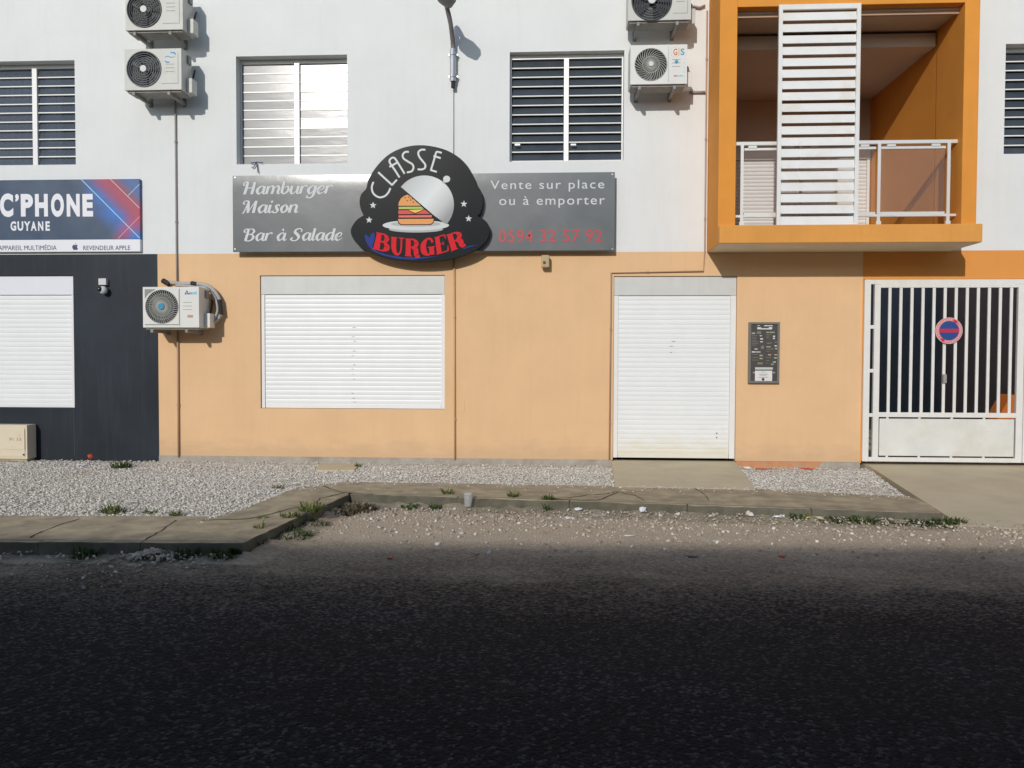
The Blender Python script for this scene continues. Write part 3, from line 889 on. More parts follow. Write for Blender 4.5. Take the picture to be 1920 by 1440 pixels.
# shell behind (roof, sides, rear) keeps the rooms dark; an open well is added behind the gate passage to brighten it
GX0, GX1, GY, WY = gt[0] - 0.9, 9.3, 9.0, 3.2
MB().box(XL - 0.2, XR + 0.2, TH, WY, BT, BT + 0.2).box(XL - 0.2, GX0, WY, GY, BT, BT + 0.2).box(GX1, XR + 0.2, WY, GY, BT, BT + 0.2).box(XL - 0.2, XR + 0.2, GY, 11, BT, BT + 0.2).box(XL - 0.2, XL, TH, 11, -0.1, BT).box(XR, XR + 0.2, TH, 11, -0.1, BT).box(XL, XR, 11, 11.2, -0.1, BT).build('shell', 'white_wall', bld)

# ---- jalousie windows
def jalousie(rect, mull_px, n, tilt, pane, label, curtains=False, extra=None, depth=0.13):
    x0, x1, z0, z1 = rect
    e = 0.003
    fr = MB()
    y0, y1 = depth, depth + 0.05
    t = 0.022
    mx, mw = mull_px
    zt = z1 - 0.055
    fr.box(x0 + e, x0 + t, y0, y1, z0 + e, z1 - e).box(x1 - t, x1 - e, y0, y1, z0 + e, z1 - e)
    fr.box(x0 + t, x1 - t, y0, y1, z0 + e, z0 + t).box(x0 + t, x1 - t, y0 + 0.004, y1, zt, z1 - e)
    fr.box(mx - mw / 2, mx + mw / 2, y0 - 0.012, y1, z0 + t, zt)
    win = fr.build('window', 'alu', bld)
    win['label'] = label
    # room behind
    MB().add([(x0 - 0.3, 1.6, z0 - 0.3), (x1 + 0.3, 1.6, z0 - 0.3), (x1 + 0.3, 1.6, z1 + 0.3), (x0 - 0.3, 1.6, z1 + 0.3),
              (x0 - 0.3, TH + 0.005, z0 - 0.3), (x1 + 0.3, TH + 0.005, z0 - 0.3), (x1 + 0.3, TH + 0.005, z1 + 0.3), (x0 - 0.3, TH + 0.005, z1 + 0.3)],
             [(0, 1, 2, 3), (0, 4, 5, 1), (1, 5, 6, 2), (2, 6, 7, 3), (3, 7, 4, 0)]).build('room', 'room', bld)
    if curtains:
        mb = MB()
        for (a, b_) in ((x0 + 0.02, mx - 0.02), (mx + 0.04, mx + 0.30)):
            nn = 60; vs = []
            for i in range(nn + 1):
                xx = a + (b_ - a) * i / nn
                yy = TH + 0.05 + 0.028 * math.sin(i * 0.9) + 0.012 * math.sin(i * 2.3)
                vs += [(xx, yy, z0 + 0.02), (xx, yy, z1)]
            mb.add(vs, [(2 * i, 2 * i + 2, 2 * i + 3, 2 * i + 1) for i in range(nn)])
        mb.build('curtain', 'curtain', win, smooth=True)
    ph = (zt - z0 - t) / n
    for (a, b_) in ((x0 + t, mx - mw / 2), (mx + mw / 2, x1 - t)):
        first = None
        for i in range(n):
            zc_ = z0 + t + ph * (i + 0.5)
            if first is None:
                mb = MB()
                h = ph * 1.02
                ca, sa = math.cos(tilt), math.sin(tilt)
                def pt(x, v, w):       # v up along the pane, w outwards
                    return (x, y0 + 0.028 + v * sa - w * ca, zc_ + v * ca + w * sa)
                def bar(v0, v1, wa, wb, mi):
                    A, B = a + 0.004, b_ - 0.004
                    vs = [pt(A, v0, wb), pt(B, v0, wb), pt(B, v1, wb), pt(A, v1, wb), pt(A, v0, wa), pt(B, v0, wa), pt(B, v1, wa), pt(A, v1, wa)]
                    mb.add(vs, [(4, 5, 6, 7), (3, 2, 1, 0), (0, 1, 5, 4), (7, 6, 2, 3), (0, 4, 7, 3), (1, 2, 6, 5)], mi)
                bar(-h / 2 + 0.012, h / 2, 0.003, -0.003, 0)
                bar(-h / 2 - 0.004, -h / 2 + 0.012, 0.007, -0.004, 1)
                first = mb.build('slat', [pane, 'pane_edge'], win, loc=(0, 0, zc_))
                z_first = zc_
            else:
                clone(first, 'slat', win, (0, random.uniform(-0.002, 0.002), zc_)).rotation_euler.x = random.uniform(-0.02, 0.02)
    return win
jalousie(w1, (W(54, 210)[0], 0.065), 11, 0.22, 'pane_clear', 'window with curtains behind clear glass slats', True)
jalousie(w2, (W(551, 205)[0], 0.062), 11, 0.02, 'pane_sky_grey', 'window of pale glass slats with the bright sky painted into their grey')
wj3 = jalousie(w3, (W(1062, 200)[0], 0.062), 11, 0.32, 'pane_dark', 'window of dark glass slats beside the air conditioner', depth=0.10)
jalousie(w4, (W(1960, 190)[0], 0.062), 11, 0.30, 'pane_dark', 'window at the right edge with dark glass slats')
for px in (970, 1075):                                       # little clip handles on the dark window
    x, z = W(px, 271, -0.06)
    MB().box(x - 0.035, x + 0.035, 0.06, 0.072, z - 0.011, z + 0.011).build('handle', 'alu', wj3)

# ---- roller shutters
def shutter(rect, zbox, n, box_mat, label, y=0.022, rails=(0.05, 0.05), slat_mat='shutter_slat'):
    x0, x1, z0, z1 = rect
    e = 0.004
    mb = MB()
    mb.box(x0 + e, x0 + rails[0], y + 0.006, y + 0.06, z0 + e, zbox).box(x1 - rails[1], x1 - e, y + 0.006, y + 0.06, z0 + e, zbox)
    mb.box(x0 + e, x1 - e, y + 0.07, y + 0.09, z0 + e, z1 - e)
    sh = mb.build('roller_shutter', 'white_paint', bld, bevel=0.003)
    sh['label'] = label
    MB().box(x0 + e, x1 - e, y, y + 0.065, zbox + 0.002, z1 - e).build('housing', box_mat, sh, bevel=0.006)
    bar = 0.06
    MB().box(x0 + rails[0] + 0.004, x1 - rails[1] - 0.004, y + 0.018, y + 0.05, z0 + e, z0 + bar).build('bottom_bar', slat_mat, sh, bevel=0.004)
    ph = (zbox - z0 - bar) / n
    a, b_ = x0 + rails[0] + 0.002, x1 - rails[1] - 0.002
    first = None
    for i in range(n):
        zc_ = z0 + bar + ph * i
        if first is None:
            prof = [(0.0, 0.0245), (0.05, 0.0230), (0.12, 0.0217), (0.35, 0.0203), (0.6, 0.020), (0.84, 0.0210), (0.94, 0.0222), (1.0, 0.0245)]
            mb = MB(); vs = []
            for (v, w) in prof: vs += [(a, y + w, zc_ + v * ph), (b_, y + w, zc_ + v * ph)]
            mb.add(vs, [(2 * j, 2 * j + 1, 2 * j + 3, 2 * j + 2) for j in range(len(prof) - 1)])
            first = mb.build('slat', slat_mat, sh, loc=(0, 0, zc_))
        else:
            clone(first, 'slat', sh, (0, random.uniform(-0.0012, 0.0012), zc_))
    return sh
shutter(s0, W(70, 553)[1], 23, 'shutter_box_white', 'white roller shutter in the dark wall')
sh1 = shutter(s1, W(660, 552)[1], 24, 'shutter_box', 'wide white roller shutter over the shop window')
sh2 = shutter(s2, W(1265, 554)[1], 33, 'shutter_box', 'tall white roller shutter over the shop door', rails=(0.062, 0.075), slat_mat='door_slat')
# dents and scuffs where hands push the shutters
for sh, px, lst, dy in ((sh1, 661, [614, 631, 640, 658, 667, 684, 692, 702, 711, 738, 747, 754], 0.015), (sh2, 1262, [640, 649, 661], 0.015)):
    mb = MB()
    for py in lst:
        x, z = W(px + random.uniform(-3, 3), py)
        w_, h_ = random.uniform(0.015, 0.035), random.uniform(0.003, 0.006)
        mb.face([(x - w_, z), (x, z - h_), (x + w_, z), (x, z + h_)], 0.0185 + 0.022 + 0.0 - 0.0)
    # kept just proud of the slats
    for i, v in enumerate(mb.v): mb.v[i] = (v[0], 0.0395 + (0.022 if False else 0.0), v[2])
    mb.build('scuff', 'ac_seam', sh)
for px, py in ((1345, 813), (1345, 821)):
    x, z = W(px, py)
    MB().disc(x, z, 0.008, 0.034, 0.045, 8).build('keyhole', 'ac_dark', sh2)

x, z = W(139.5, 808)
MB().box(x - 0.006, x + 0.006, -0.004, -0.0005, W(139, 855)[1], W(139, 766)[1]).build('seam', 'dark_seam', bld)
a, b_, c, d = R4(856, 750, 871, 774)
MB().box(a, b_, -0.004, -0.0005, c, d).build('cover_plate', 'beige_wall', bld, bevel=0.0015)
# ---- loggia
lg = MB()
YF = -DL
lg.box(lx0, ix0, YF, -0.003, lipz0 + 0.02, BT).box(ix1, lx1, YF, -0.003, lipz0 + 0.02, BT)
lg.box(ix0, ix1, YF, -0.003, iz1, BT)
logf = lg.build('loggia_frame', 'orange_wall', bld, bevel=0.008)
logf['label'] = 'orange box frame projecting from the white wall'
lip = MB().box(lx0 + 0.001, lipx1, -0.745, -0.004, lipz0, iz0).build('fascia', 'fascia', bld, bevel=0.010)
MB().box(lx0 + 0.01, lipx1 - 0.01, -0.73, -0.006, lipz0 - 0.004, lipz0 - 0.001).build('soffit', 'soffit', bld)
MB().add([(ix1, -0.003, lipz0), (ix1, 2.0, lipz0), (ix1, 2.0, iz1), (ix1, -0.003, iz1)], [(3, 2, 1, 0)]).build('loggia_side_wall', 'orange_wall', bld)
MB().add([(ix0, -0.003, lipz0), (ix0, 2.0, lipz0), (ix0, 2.0, iz1), (ix0, -0.003, iz1)], [(0, 1, 2, 3)]).build('loggia_side_wall', 'orange_wall', bld)
zi = iz1 - 0.02
MB().box(ix0 + 0.003, ix1 - 0.003, YF + 0.12, 2.0, zi - 0.012, iz1 + 0.05).build('loggia_ceiling', 'loggia_cream', bld)
MB().box(ix0 + 0.003, ix1 - 0.003, TH + 0.004, 1.99, lipz0 - 0.1, iz0 - 0.02).build('loggia_floor', 'concrete', bld)
zbm = W(1600, 90)[1]
MB().box(ix0 + 0.004, ix1 - 0.012, -0.001, 0.20, zbm, zi - 0.05).build('beam', 'loggia_cream', bld, bevel=0.008)
MB().box(ix0 + 0.004, ix1 - 0.004, 0.24, 1.985, zbm + 0.02, zi - 0.014).build('ceiling_panel', 'loggia_cream', bld)
# rear wall with a shutter door
xm = W(1530, 300, -2.0)[0]
MB().box(ix0 - 0.1, ix1 + 0.1, 2.0, 2.15, lipz0 - 0.2, iz1).build('loggia_rear_wall', 'loggia_cream', bld)
zt_ = W(1625, 300, -2.0)[1]
bs = MB().box(ix0 + 0.05, ix0 + 0.09, 1.94, 1.997, iz0 - 0.02, zt_).box(ix1 - 0.06, ix1 - 0.02, 1.94, 1.997, iz0 - 0.02, zt_).build('roller_shutter', 'white_paint', bld)
bs['label'] = 'white roller shutter at the rear of the loggia'
MB().box(ix0 + 0.05, ix1 - 0.02, 1.92, 1.997, zt_, zt_ + 0.18).build('housing', 'shutter_box', bs)
first = None
nb = 26
for i in range(nb):
    z = iz0 - 0.02 + (zt_ - iz0 + 0.02) / nb * i
    ph = (zt_ - iz0 + 0.02) / nb
    if first is None:
        vs = []
        for v, w in ((0, 0.0), (0.12, -0.012), (0.5, -0.02), (0.88, -0.012), (0.98, 0.0)): vs += [(ix0 + 0.092, 1.98 + w, z + v * ph), (ix1 - 0.062, 1.98 + w, z + v * ph)]
        first = MB().add(vs, [(2 * j, 2 * j + 1, 2 * j + 3, 2 * j + 2) for j in range(4)]).build('slat', 'shutter_slat', bs, loc=(0, 0, z))
    else:
        clone(first, 'slat', bs, (0, 0, z))
MB().box(ix0 + 0.004, ix1 - 0.004, YF + 0.13, YF + 0.17, zi - 0.05, zi - 0.014).build('sliding_track', 'pipe_brown', bld)

# ---- louvred sliding screen
qx0, qx1, qz0, qz1 = R4(1458, 8, 1611, 424, 0.69)
fr = MB()
ya, yb = -0.735, -0.675
fr.box(qx0, qx0 + 0.045, -0.705, -0.665, iz0 + 0.004, qz1).box(qx1 - 0.045, qx1, -0.705, -0.665, iz0 + 0.004, qz1).box(qx0 + 0.045, qx1 - 0.045, -0.704, -0.665, qz1 - 0.06, qz1)
sc = fr.build('louvre_screen', 'louvre_white', bld, bevel=0.003)
sc['label'] = 'tall white louvred screen standing in the loggia opening'
nl = 19
pl = (qz1 - 0.06 - iz0) / nl
first = None
for i in range(nl):
    z = iz0 + 0.004 + pl * i
    if first is None:
        A, B = qx0 + 0.047, qx1 - 0.047
        # a slanted blade: lower edge towards the street
        prof = [(-0.703, 0.002), (-0.701, pl * 0.10), (-0.674, pl * 0.785), (-0.666, pl * 0.785), (-0.669, pl * 0.65), (-0.695, 0.0)]
        vs = [(A, p[0], z + p[1]) for p in prof] + [(B, p[0], z + p[1]) for p in prof]
        nn = len(prof)
        fs = [(j, j + nn, (j + 1) % nn + nn, (j + 1) % nn)[::-1] for j in range(nn)] + [tuple(range(nn)), tuple(range(2 * nn - 1, nn - 1, -1))]
        first = MB().add(vs, fs).build('slat', 'louvre_white', sc, loc=(0, 0, z))
    else:
        clone(first, 'slat', sc, (0, 0, z))

# ---- railing
DR = 0.52
rx0, rx1 = ix0 + 0.005, W(1797, 268, DR)[0]
rz = W(1590, 268, DR)[1]
rlow = W(1700, 404, DR)[1]
rail = MB().box(rx0, rx1, -DR - 0.025, -DR + 0.025, rz - 0.022, rz + 0.022).build('balcony_railing', 'rail_metal', bld, bevel=0.005)
rail['label'] = 'white metal railing with clear panels in the loggia'
MB().box(rx0, rx1 - 0.02, -DR - 0.018, -DR + 0.018, rlow - 0.015, rlow + 0.015).build('lower_rail', 'rail_metal', rail, bevel=0.003)
posts = [W(1390, 340, DR)[0], W(1500, 340, DR)[0], W(1646, 340, DR)[0], W(1776, 340, DR)[0]]
for px in posts:
    MB().box(px - 0.018, px + 0.018, -DR - 0.034, -DR - 0.019, iz0 + 0.002, rz - 0.022).box(px - 0.028, px + 0.028, -DR - 0.04, -DR - 0.012, iz0 - 0.02, iz0 + 0.07).build('post', 'rail_metal', rail)
for a, b_ in zip(posts[:-1], posts[1:]):
    g0, g1 = rlow + 0.035, rz - 0.075
    MB().box(a + 0.035, b_ - 0.035, -DR - 0.004, -DR + 0.004, g0, g1).build('glass_panel', 'rail_glass', rail)
    MB().box(a + 0.03, b_ - 0.03, -DR - 0.012, -DR + 0.012, g1 - 0.004, g1 + 0.024).box(a + 0.03, b_ - 0.03, -DR - 0.012, -DR + 0.012, g0 - 0.02, g0 + 0.008).build('panel_edge', 'rail_metal', rail)
    for t in (0.18, 0.82):
        x = a + (b_ - a) * t
        MB().box(x - 0.05, x + 0.05, -DR - 0.02, -DR + 0.02, g1 + 0.022, g1 + 0.05).build('clip', 'rail_metal', rail)
        MB().box(x - 0.05, x + 0.05, -DR - 0.02, -DR + 0.02, g0 - 0.04, g0 - 0.018).build('clip', 'rail_metal', rail)

# ---- garage passage behind the gate
def side(x, flip):
    mb = MB()
    for y0_, y1_, za, zb_ in ((TH + 0.003, GY, -0.2, 2.72), (WY, GY, 2.72, BT)):  # upper piece lines the well added to let light in
        mb.add([(x, y0_, za), (x, y1_, za), (x, y1_, zb_), (x, y0_, zb_)], [(3, 2, 1, 0) if flip else (0, 1, 2, 3)])
    return mb
MB().add([(GX0, GY, -0.2), (GX1, GY, -0.2), (GX1, GY, BT), (GX0, GY, BT)], [(0, 1, 2, 3)]).build('passage_rear_wall', 'garage_dark', bld)
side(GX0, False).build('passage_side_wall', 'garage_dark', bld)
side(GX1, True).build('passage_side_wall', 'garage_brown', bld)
MB().box(GX0 + 0.002, GX1 - 0.002, TH + 0.003, WY, 2.62, 2.72).box(GX0 + 0.002, GX1 - 0.002, WY - 0.1, WY - 0.001, 2.721, BT).build('passage_ceiling', 'garage_ceiling', bld)
a, b_, c, d = R4(1868, 740, 1914, 790, -1.6)
MB().prism([(a, -0.02), (b_, -0.02), (b_, d), (b_ - 0.12, d), (b_ - 0.17, d - 0.06), (a, c)], 1.6, 1.9).build('stair_parapet', 'parapet_orange', bld)['label'] = 'low orange stair parapet in the passage behind the gate'
structure(MB().box(GX0 - 0.2, GX1 + 0.2, 0.26, GY + 0.2, -0.3, -0.02).build('passage_floor', 'ramp'), 'concrete floor of the passage behind the gate')

# ------------------------------------------------------------------ gate
gd = 0.02
gx0, gx1 = W(1618, 700, gd)[0], gt[1] - 0.03
gate = thing('metal_gate', (gx0, -gd, 0), 'white barred metal gate with solid lower panel and chipped paint', 'gate')
zt_, zb_ = W(1770, 524, gd)[1], W(1770, 866, gd)[1]
Y0, Y1 = -0.045, -0.004
fr = MB().box(gx0, gx0 + 0.075, Y0, Y1, zb_, zt_)
fr.build('hinge_post', 'gate_paint', gate, bevel=0.004)
MB().box(gx0 + 0.075, gx1, Y0 + 0.003, Y1, zt_ - 0.06, zt_).build('top_beam', 'gate_paint', gate, bevel=0.004)
sx0 = W(1632, 700, gd)[0]; lx = W(1643, 700, gd)[0]
MB().box(lx - 0.045, lx + 0.028, Y0 - 0.006, Y1, zb_ + 0.01, zt_ - 0.062).build('stile', 'gate_paint', gate, bevel=0.004)
for py in (613, 695, 778):
    z = W(1628, py, gd)[1]
    MB().box(gx0 + 0.075, lx - 0.045, Y0 + 0.008, Y1, z - 0.022, z + 0.022).build('rung', 'gate_paint', gate)
gr = W(1909, 700, gd)[0]
zmid = W(1770, 778, gd)[1]
ztop = W(1770, 535, gd)[1]
zpan0, zpan1 = W(1770, 858, gd)[1], W(1770, 785, gd)[1]
MB().box(lx + 0.028, gr - 0.03, Y0, Y1, ztop - 0.03, ztop + 0.025).build('top_rail', 'gate_paint', gate, bevel=0.003)
MB().box(lx + 0.028, gr - 0.03, Y0, Y1, zmid - 0.03, zmid + 0.03).build('middle_rail', 'gate_paint', gate, bevel=0.003)
MB().box(gx0 + 0.076, gr - 0.03, Y0, Y1, zb_, zb_ + 0.055).build('bottom_rail', 'gate_paint', gate, bevel=0.003)
MB().box(gr - 0.03, gr + 0.05, Y0 - 0.004, Y1, zb_, zt_ - 0.062).build('stile', 'gate_paint', gate, bevel=0.004)
MB().box(gr + 0.06, gr + 0.16, Y0, Y1, zb_, zt_ - 0.062).box(gr + 0.16, gx1, Y0 + 0.008, Y1, 0.02, 0.6).build('fixed_leaf', 'gate_paint', gate, bevel=0.004)
pa, pb = lx + 0.042, gr - 0.048
pan = MB().box(pa, pb, Y0 + 0.006, Y0 + 0.016, zb_ + 0.075, zmid - 0.05)
for t in (0.06, 0.30, 0.54, 0.78):
    xx = pa + (pb - pa) * t
    pan.box(xx - 0.015, xx + 0.015, Y0 + 0.01, Y0 + 0.02, zb_ + 0.05, zb_ + 0.08).box(xx - 0.015, xx + 0.015, Y0 + 0.01, Y0 + 0.02, zmid - 0.055, zmid - 0.028)
pan.build('panel', 'gate_panel', gate)
bars = [1666.0 + 20.65 * i for i in range(12)]
first = None
for i, px in enumerate(bars):
    x = W(px, 655, gd)[0]
    if first is None:
        first = MB().box(x - 0.0175, x + 0.0175, Y0 + 0.006, Y0 + 0.022, zmid + 0.03, ztop - 0.03).build('bar', 'gate_paint', gate, loc=(x - gx0, 0, 0))
    else:
        clone(first, 'bar', gate, (x - gx0, 0, 0))
x, z = W(1768.5, 710, gd)
MB().box(x - 0.021, x + 0.021, Y0 - 0.02, Y0 + 0.004, z - 0.055, z + 0.055).build('lock', 'pipe_grey', gate)

# no-parking disc on the gate
x, z = W(1779.5, 620, 0.07)
R_ = 24.0 / 1440 * 9.93
npk = thing('no_parking_sign', (x, -0.07, z), 'round no parking sign with blue centre and red bar fixed to the gate bars', 'sign')
MB().disc(x, z, R_, -0.070, -0.062, 40).build('plate', 'sign_pale', npk)
def ring(mb, x, z, r0, r1, y, a0=0, a1=2 * math.pi, n=48):
    vs, fs = [], []
    for i in range(n + 1):
        a = a0 + (a1 - a0) * i / n
        vs += [(x + r0 * math.cos(a), y, z + r0 * math.sin(a)), (x + r1 * math.cos(a), y, z + r1 * math.sin(a))]
    for i in range(n): fs.append((2 * i, 2 * i + 2, 2 * i + 3, 2 * i + 1)[::-1])
    mb.add(vs, fs)
    return mb
ring(MB(), x, z, R_ * 0.72, R_ * 0.96, -0.0712).build('border', 'sign_pink', npk)
b_ = MB()
for a0 in (0.82, 0.82 + math.pi): ring(b_, x, z, R_ * 0.74, R_ * 0.93, -0.0722, a0, a0 + 0.35, 6)
b_.build('border_mark', 'sign_red', npk)
MB().face([(x + R_ * 0.73 * math.cos(2 * math.pi * i / 40), z + R_ * 0.73 * math.sin(2 * math.pi * i / 40)) for i in range(40)], -0.0718).build('centre', 'sign_blue', npk)
MB().box(x - R_ * 0.72, x + R_ * 0.72, -0.0735, -0.072, z - R_ * 0.14, z + R_ * 0.14).build('red_bar', 'sign_red', npk)
b_ = MB()
for a0, a1, nn in ((1.35, 3.7, 15), (-1.95, 0.6, 16)):
    for i in range(nn):
        a = a0 + (a1 - a0) * i / nn
        ring(b_, x, z, R_ * 0.79, R_ * 0.885, -0.0724, a, a + 0.075, 1)
b_.build('border_lettering', 'sign_pale', npk)

# ------------------------------------------------------------------ burger sign
SD = 0.13
bx0, bx1, bz0, bz1 = R4(436.5, 325.8, 1152.5, 470.8, SD)
sg = thing('shop_sign', ((bx0 + bx1) / 2, 0, bz0), 'long grey shop sign for a burger place with pale and red lettering', 'sign')
pm = MB()
NX, NZ = 36, 14
for j in range(NZ + 1):
    v = j / NZ
    for i in range(NX + 1):
        u = i / NX
        zz = bz0 + (bz1 - bz0) * v; t_ = max(0.0, (v - 0.84) / 0.16)
        pm.v.append((bx0 + (bx1 - bx0) * u, -SD + 0.006 * t_ ** 2 + 0.0004 * math.sin(9 * u + 2 * v), zz))
for j in range(NZ):
    for i in range(NX):
        a = j * (NX + 1) + i
        pm.f.append((a, a + 1, a + NX + 2, a + NX + 1)); pm.m.append(0)
pm.build('panel', 'sign_grey', sg, smooth=True)
MB().box(bx0 + 0.001, bx1 - 0.001, -SD + 0.013, -SD + 0.024, bz0, bz1).build('backing_sheet', 'sign_grey', sg)
MB().box(bx0 + 0.03, bx1 - 0.03, -SD + 0.025, -0.002, bz0 + 0.03, bz0 + 0.07).box(bx0 + 0.03, bx1 - 0.03, -SD + 0.025, -0.002, bz1 - 0.07, bz1 - 0.03).build('batten', 'lamp_grey', sg)
for px, py in ((1148, 467), (441, 467), (1148, 327), (441, 333)):
    x, z = W(px, py, SD)
    MB().disc(x, z, 0.010, -SD - 0.006, -SD - 0.0005, 10).build('screw', 'galv', sg)
# script lettering drawn with a broad brush
T, H_ = 0.30, 0.11
swash = [(0.30, 1.50, .13), (0.02, 1.52, .13), (-0.16, 1.32, .15), (-0.08, 1.12, .16), (0.06, 1.16, .10)]
bowl = [(.78, .88, .11), (.48, 1.0, .15), (.13, .55, .31), (.33, .02, .2), (.62, .22, .12), (.78, .55, .09)]
tail = lambda x, top: [(x, top, .28), (x, .6, .30), (x, .22, .28), (x + .14, .01, .15), (x + .34, .22, .07)]
GLY = {
 'H': ([swash, [(.25, 1.52, .28), (.25, 0.7, .31), (.2, -.02, .30)], [(1.0, 1.52, .28), (1.0, .7, .31), (.98, -.02, .30)], [(.2, .74, .13), (1.0, .80, .13)]], 1.36),
 'M': ([swash, [(.30, 1.5, .10), (.22, .7, .13), (.08, 0.0, .15), (-.05, -.02, .1)], [(.33, 1.52, .22), (.42, .8, .32), (.56, .0, .26)], [(.56, .05, .09), (.8, .8, .11), (1.1, 1.5, .12)], [(1.12, 1.52, .28), (1.12, .7, .31), (1.12, -.02, .30)]], 1.50),
 'B': ([swash, [(.30, 1.5, .28), (.28, .7, .31), (.25, 0, .3)], [(.28, 1.5, .10), (.72, 1.52, .13), (.98, 1.22, .26), (.78, .88, .16), (.40, .82, .10)], [(.42, .82, .10), (.85, .76, .16), (1.05, .38, .30), (.75, .0, .16), (.22, .0, .12)]], 1.30),
 'S': ([[(.98, 1.12, .16), (1.0, 1.38, .14), (.72, 1.55, .14), (.38, 1.42, .22), (.30, 1.08, .30), (.62, .78, .32), (.86, .42, .30), (.68, .04, .17), (.28, -.02, .14), (.02, .2, .22), (.2, .42, .12)]], 1.22),
 'a': ([bowl, tail(.82, 1.0)], 1.06), 'd': ([bowl, tail(.82, 1.55)], 1.06),
 'm': ([[(.17, 1.0, .28), (.16, .5, .3), (.15, 0, .28)], [(.17, .55, .08), (.5, 1.0, .15), (.76, .78, .26), (.74, 0, .29)], [(.76, .55, .08), (1.1, 1.0, .15), (1.36, .78, .26), (1.34, .22, .28), (1.48, .01, .14), (1.66, .2, .07)]], 1.60),
 'n': ([[(.17, 1.0, .28), (.16, .5, .3), (.15, 0, .28)], [(.17, .55, .08), (.5, 1.0, .15), (.78, .78, .26), (.76, .22, .28), (.9, .01, .14), (1.08, .2, .07)]], 1.05),
 'b': ([[(.15, 1.58, .27), (.15, .8, .3), (.17, .3, .28), (.45, .0, .15), (.80, .42, .28), (.66, .95, .15), (.3, .78, .09)]], 0.98),
 'u': ([[(.15, 1.0, .28), (.14, .35, .3), (.36, .0, .16), (.66, .3, .1), (.8, .6, .08)], tail(.82, 1.0)], 1.06),
 'r': ([[(.17, 1.0, .28), (.16, .5, .3), (.15, 0, .28)], [(.17, .55, .08), (.45, .98, .14), (.66, .98, .2), (.68, .84, .2)]], 0.80),
 'g': ([bowl, [(.82, 1.0, .28), (.82, .4, .3), (.78, -.2, .26), (.5, -.52, .16), (.12, -.40, .16), (.2, -.2, .1)]], 1.02),
 'e': ([[(.12, .42, .08), (.55, .5, .1), (.72, .80, .14), (.48, 1.0, .14), (.14, .58, .31), (.34, .02, .2), (.7, .14, .1), (.86, .34, .07)]], 0.88),
 'i': ([tail(.15, 1.0), [(.14, 1.34, .22), (.26, 1.40, .26), (.34, 1.42, .2)]], 0.48), 'l': ([tail(.15, 1.58)], 0.46),
 's': ([[(.66, .80, .14), (.52, 1.0, .15), (.30, .86, .22), (.42, .56, .28), (.58, .26, .24), (.38, .0, .15), (.06, .1, .18), (.18, .26, .1)]], 0.76),
 'o': ([[(.46, 1.0, .14), (.16, .58, .30), (.38, .0, .15), (.78, .45, .29), (.52, 1.0, .14), (.40, 0.98, .1)]], 0.92),
 'à': ([bowl, tail(.82, 1.0), [(.42, 1.52, .24), (.56, 1.32, .14), (.62, 1.2, .06)]], 1.06), ' ': ([], 0.55)}
def script(word, px0, px1, pyb, xh_px, y, m, parent):
    adv = 0; glyphs = []
    for ch in word:
        st, a = GLY[ch]; glyphs.append((adv, st)); adv += a
    X0, Zb = W(px0, pyb, SD); X1, Zb2 = W(px1, pyb, SD)
    kx = (X1 - X0) / (adv + 0.15); kz = xh_px / 1440 * (10 - SD)
    for off, st in glyphs:
        mb = MB()
        for s_ in st:
            ribbon(mb, s_, lambda a, b__, off=off: (X0 + (off + a + 0.27 * b__ * (kz / kx)) * kx, Zb + b__ * kz + (Zb2 - Zb) * 0.5), y)
        if st: mb.build('letter', m, parent)
script('Hamburger', 455, 624, 363.5, 15.0, -SD - 0.0015, 'print_white', sg)
script('Maison', 455, 561, 399.0, 15.0, -SD - 0.0015, 'print_white', sg)
script('Bar à Salade', 456, 643, 451.0, 14.5, -SD - 0.0015, 'print_white', sg)
def textpx(s, px0, py0, px1, py1, d, m, parent, **kw):
    a, b__, c, e = R4(px0, py0, px1, py1, d)
    return text(s, a, b__, c, e, -d, m, parent, **kw)
textpx('Vente sur place', 919.5, 337.5, 1133, 359.5, SD + 0.002, 'print_white', sg, spacing=1.18, split=True, bold=0.002)
textpx('ou à emporter', 936, 367.5, 1134, 389.5, SD + 0.002, 'print_white', sg, spacing=1.18, split=True, bold=0.002)
textpx('0594 32 57 92', 935, 430.5, 1129, 454.5, SD + 0.002, 'print_red_dull', sg, spacing=1.05, split=True, bold=0.012)

# logo board in front of the long panel
LD = 0.23
def L6(x, y, d=LD): return W(640 + x / 6, 260 + y / 6, d)
outline = [(250, 862), (218, 790), (204, 700), (225, 622), (278, 562), (298, 480), (345, 385), (430, 272), (545, 170), (690, 102), (850, 73), (1010, 83), (1180, 128), (1320, 208), (1420, 308), (1482, 412), (1520, 510), (1572, 590), (1594, 680), (1588, 765), (1560, 840), (1532, 868)]
outline2 = [(1620, 922), (1668, 1000), (1664, 1082), (1615, 1170), (1500, 1260), (1345, 1325), (1150, 1370), (900, 1388), (700, 1375), (500, 1340), (320, 1280), (200, 1205), (130, 1120), (105, 1040), (128, 972), (180, 908)]
o1 = catmull([np.array(p) for p in outline], 4)
o2 = catmull([np.array(p) for p in [outline[-1]] + outline2 + [outline[0]]], 4)[1:-1]
poly = [L6(*p) for p in list(o1) + list(o2)]
cx_, cz_ = L6(890, 1388)
lb = thing('logo_board', (cx_, -0.14, cz_), 'black dome shaped logo board with cloche, burger and curved lettering over the grey sign', 'sign')
MB().prism(poly, -LD, -LD + 0.045).build('board', 'logo_black', lb, bevel=0.004)
MB().box(L6(400, 0)[0], L6(1400, 0)[0], -LD + 0.047, -SD - 0.008, L6(0, 700)[1], L6(0, 620)[1]).build('mount', 'lamp_grey', lb)
y0 = -LD - 0.002
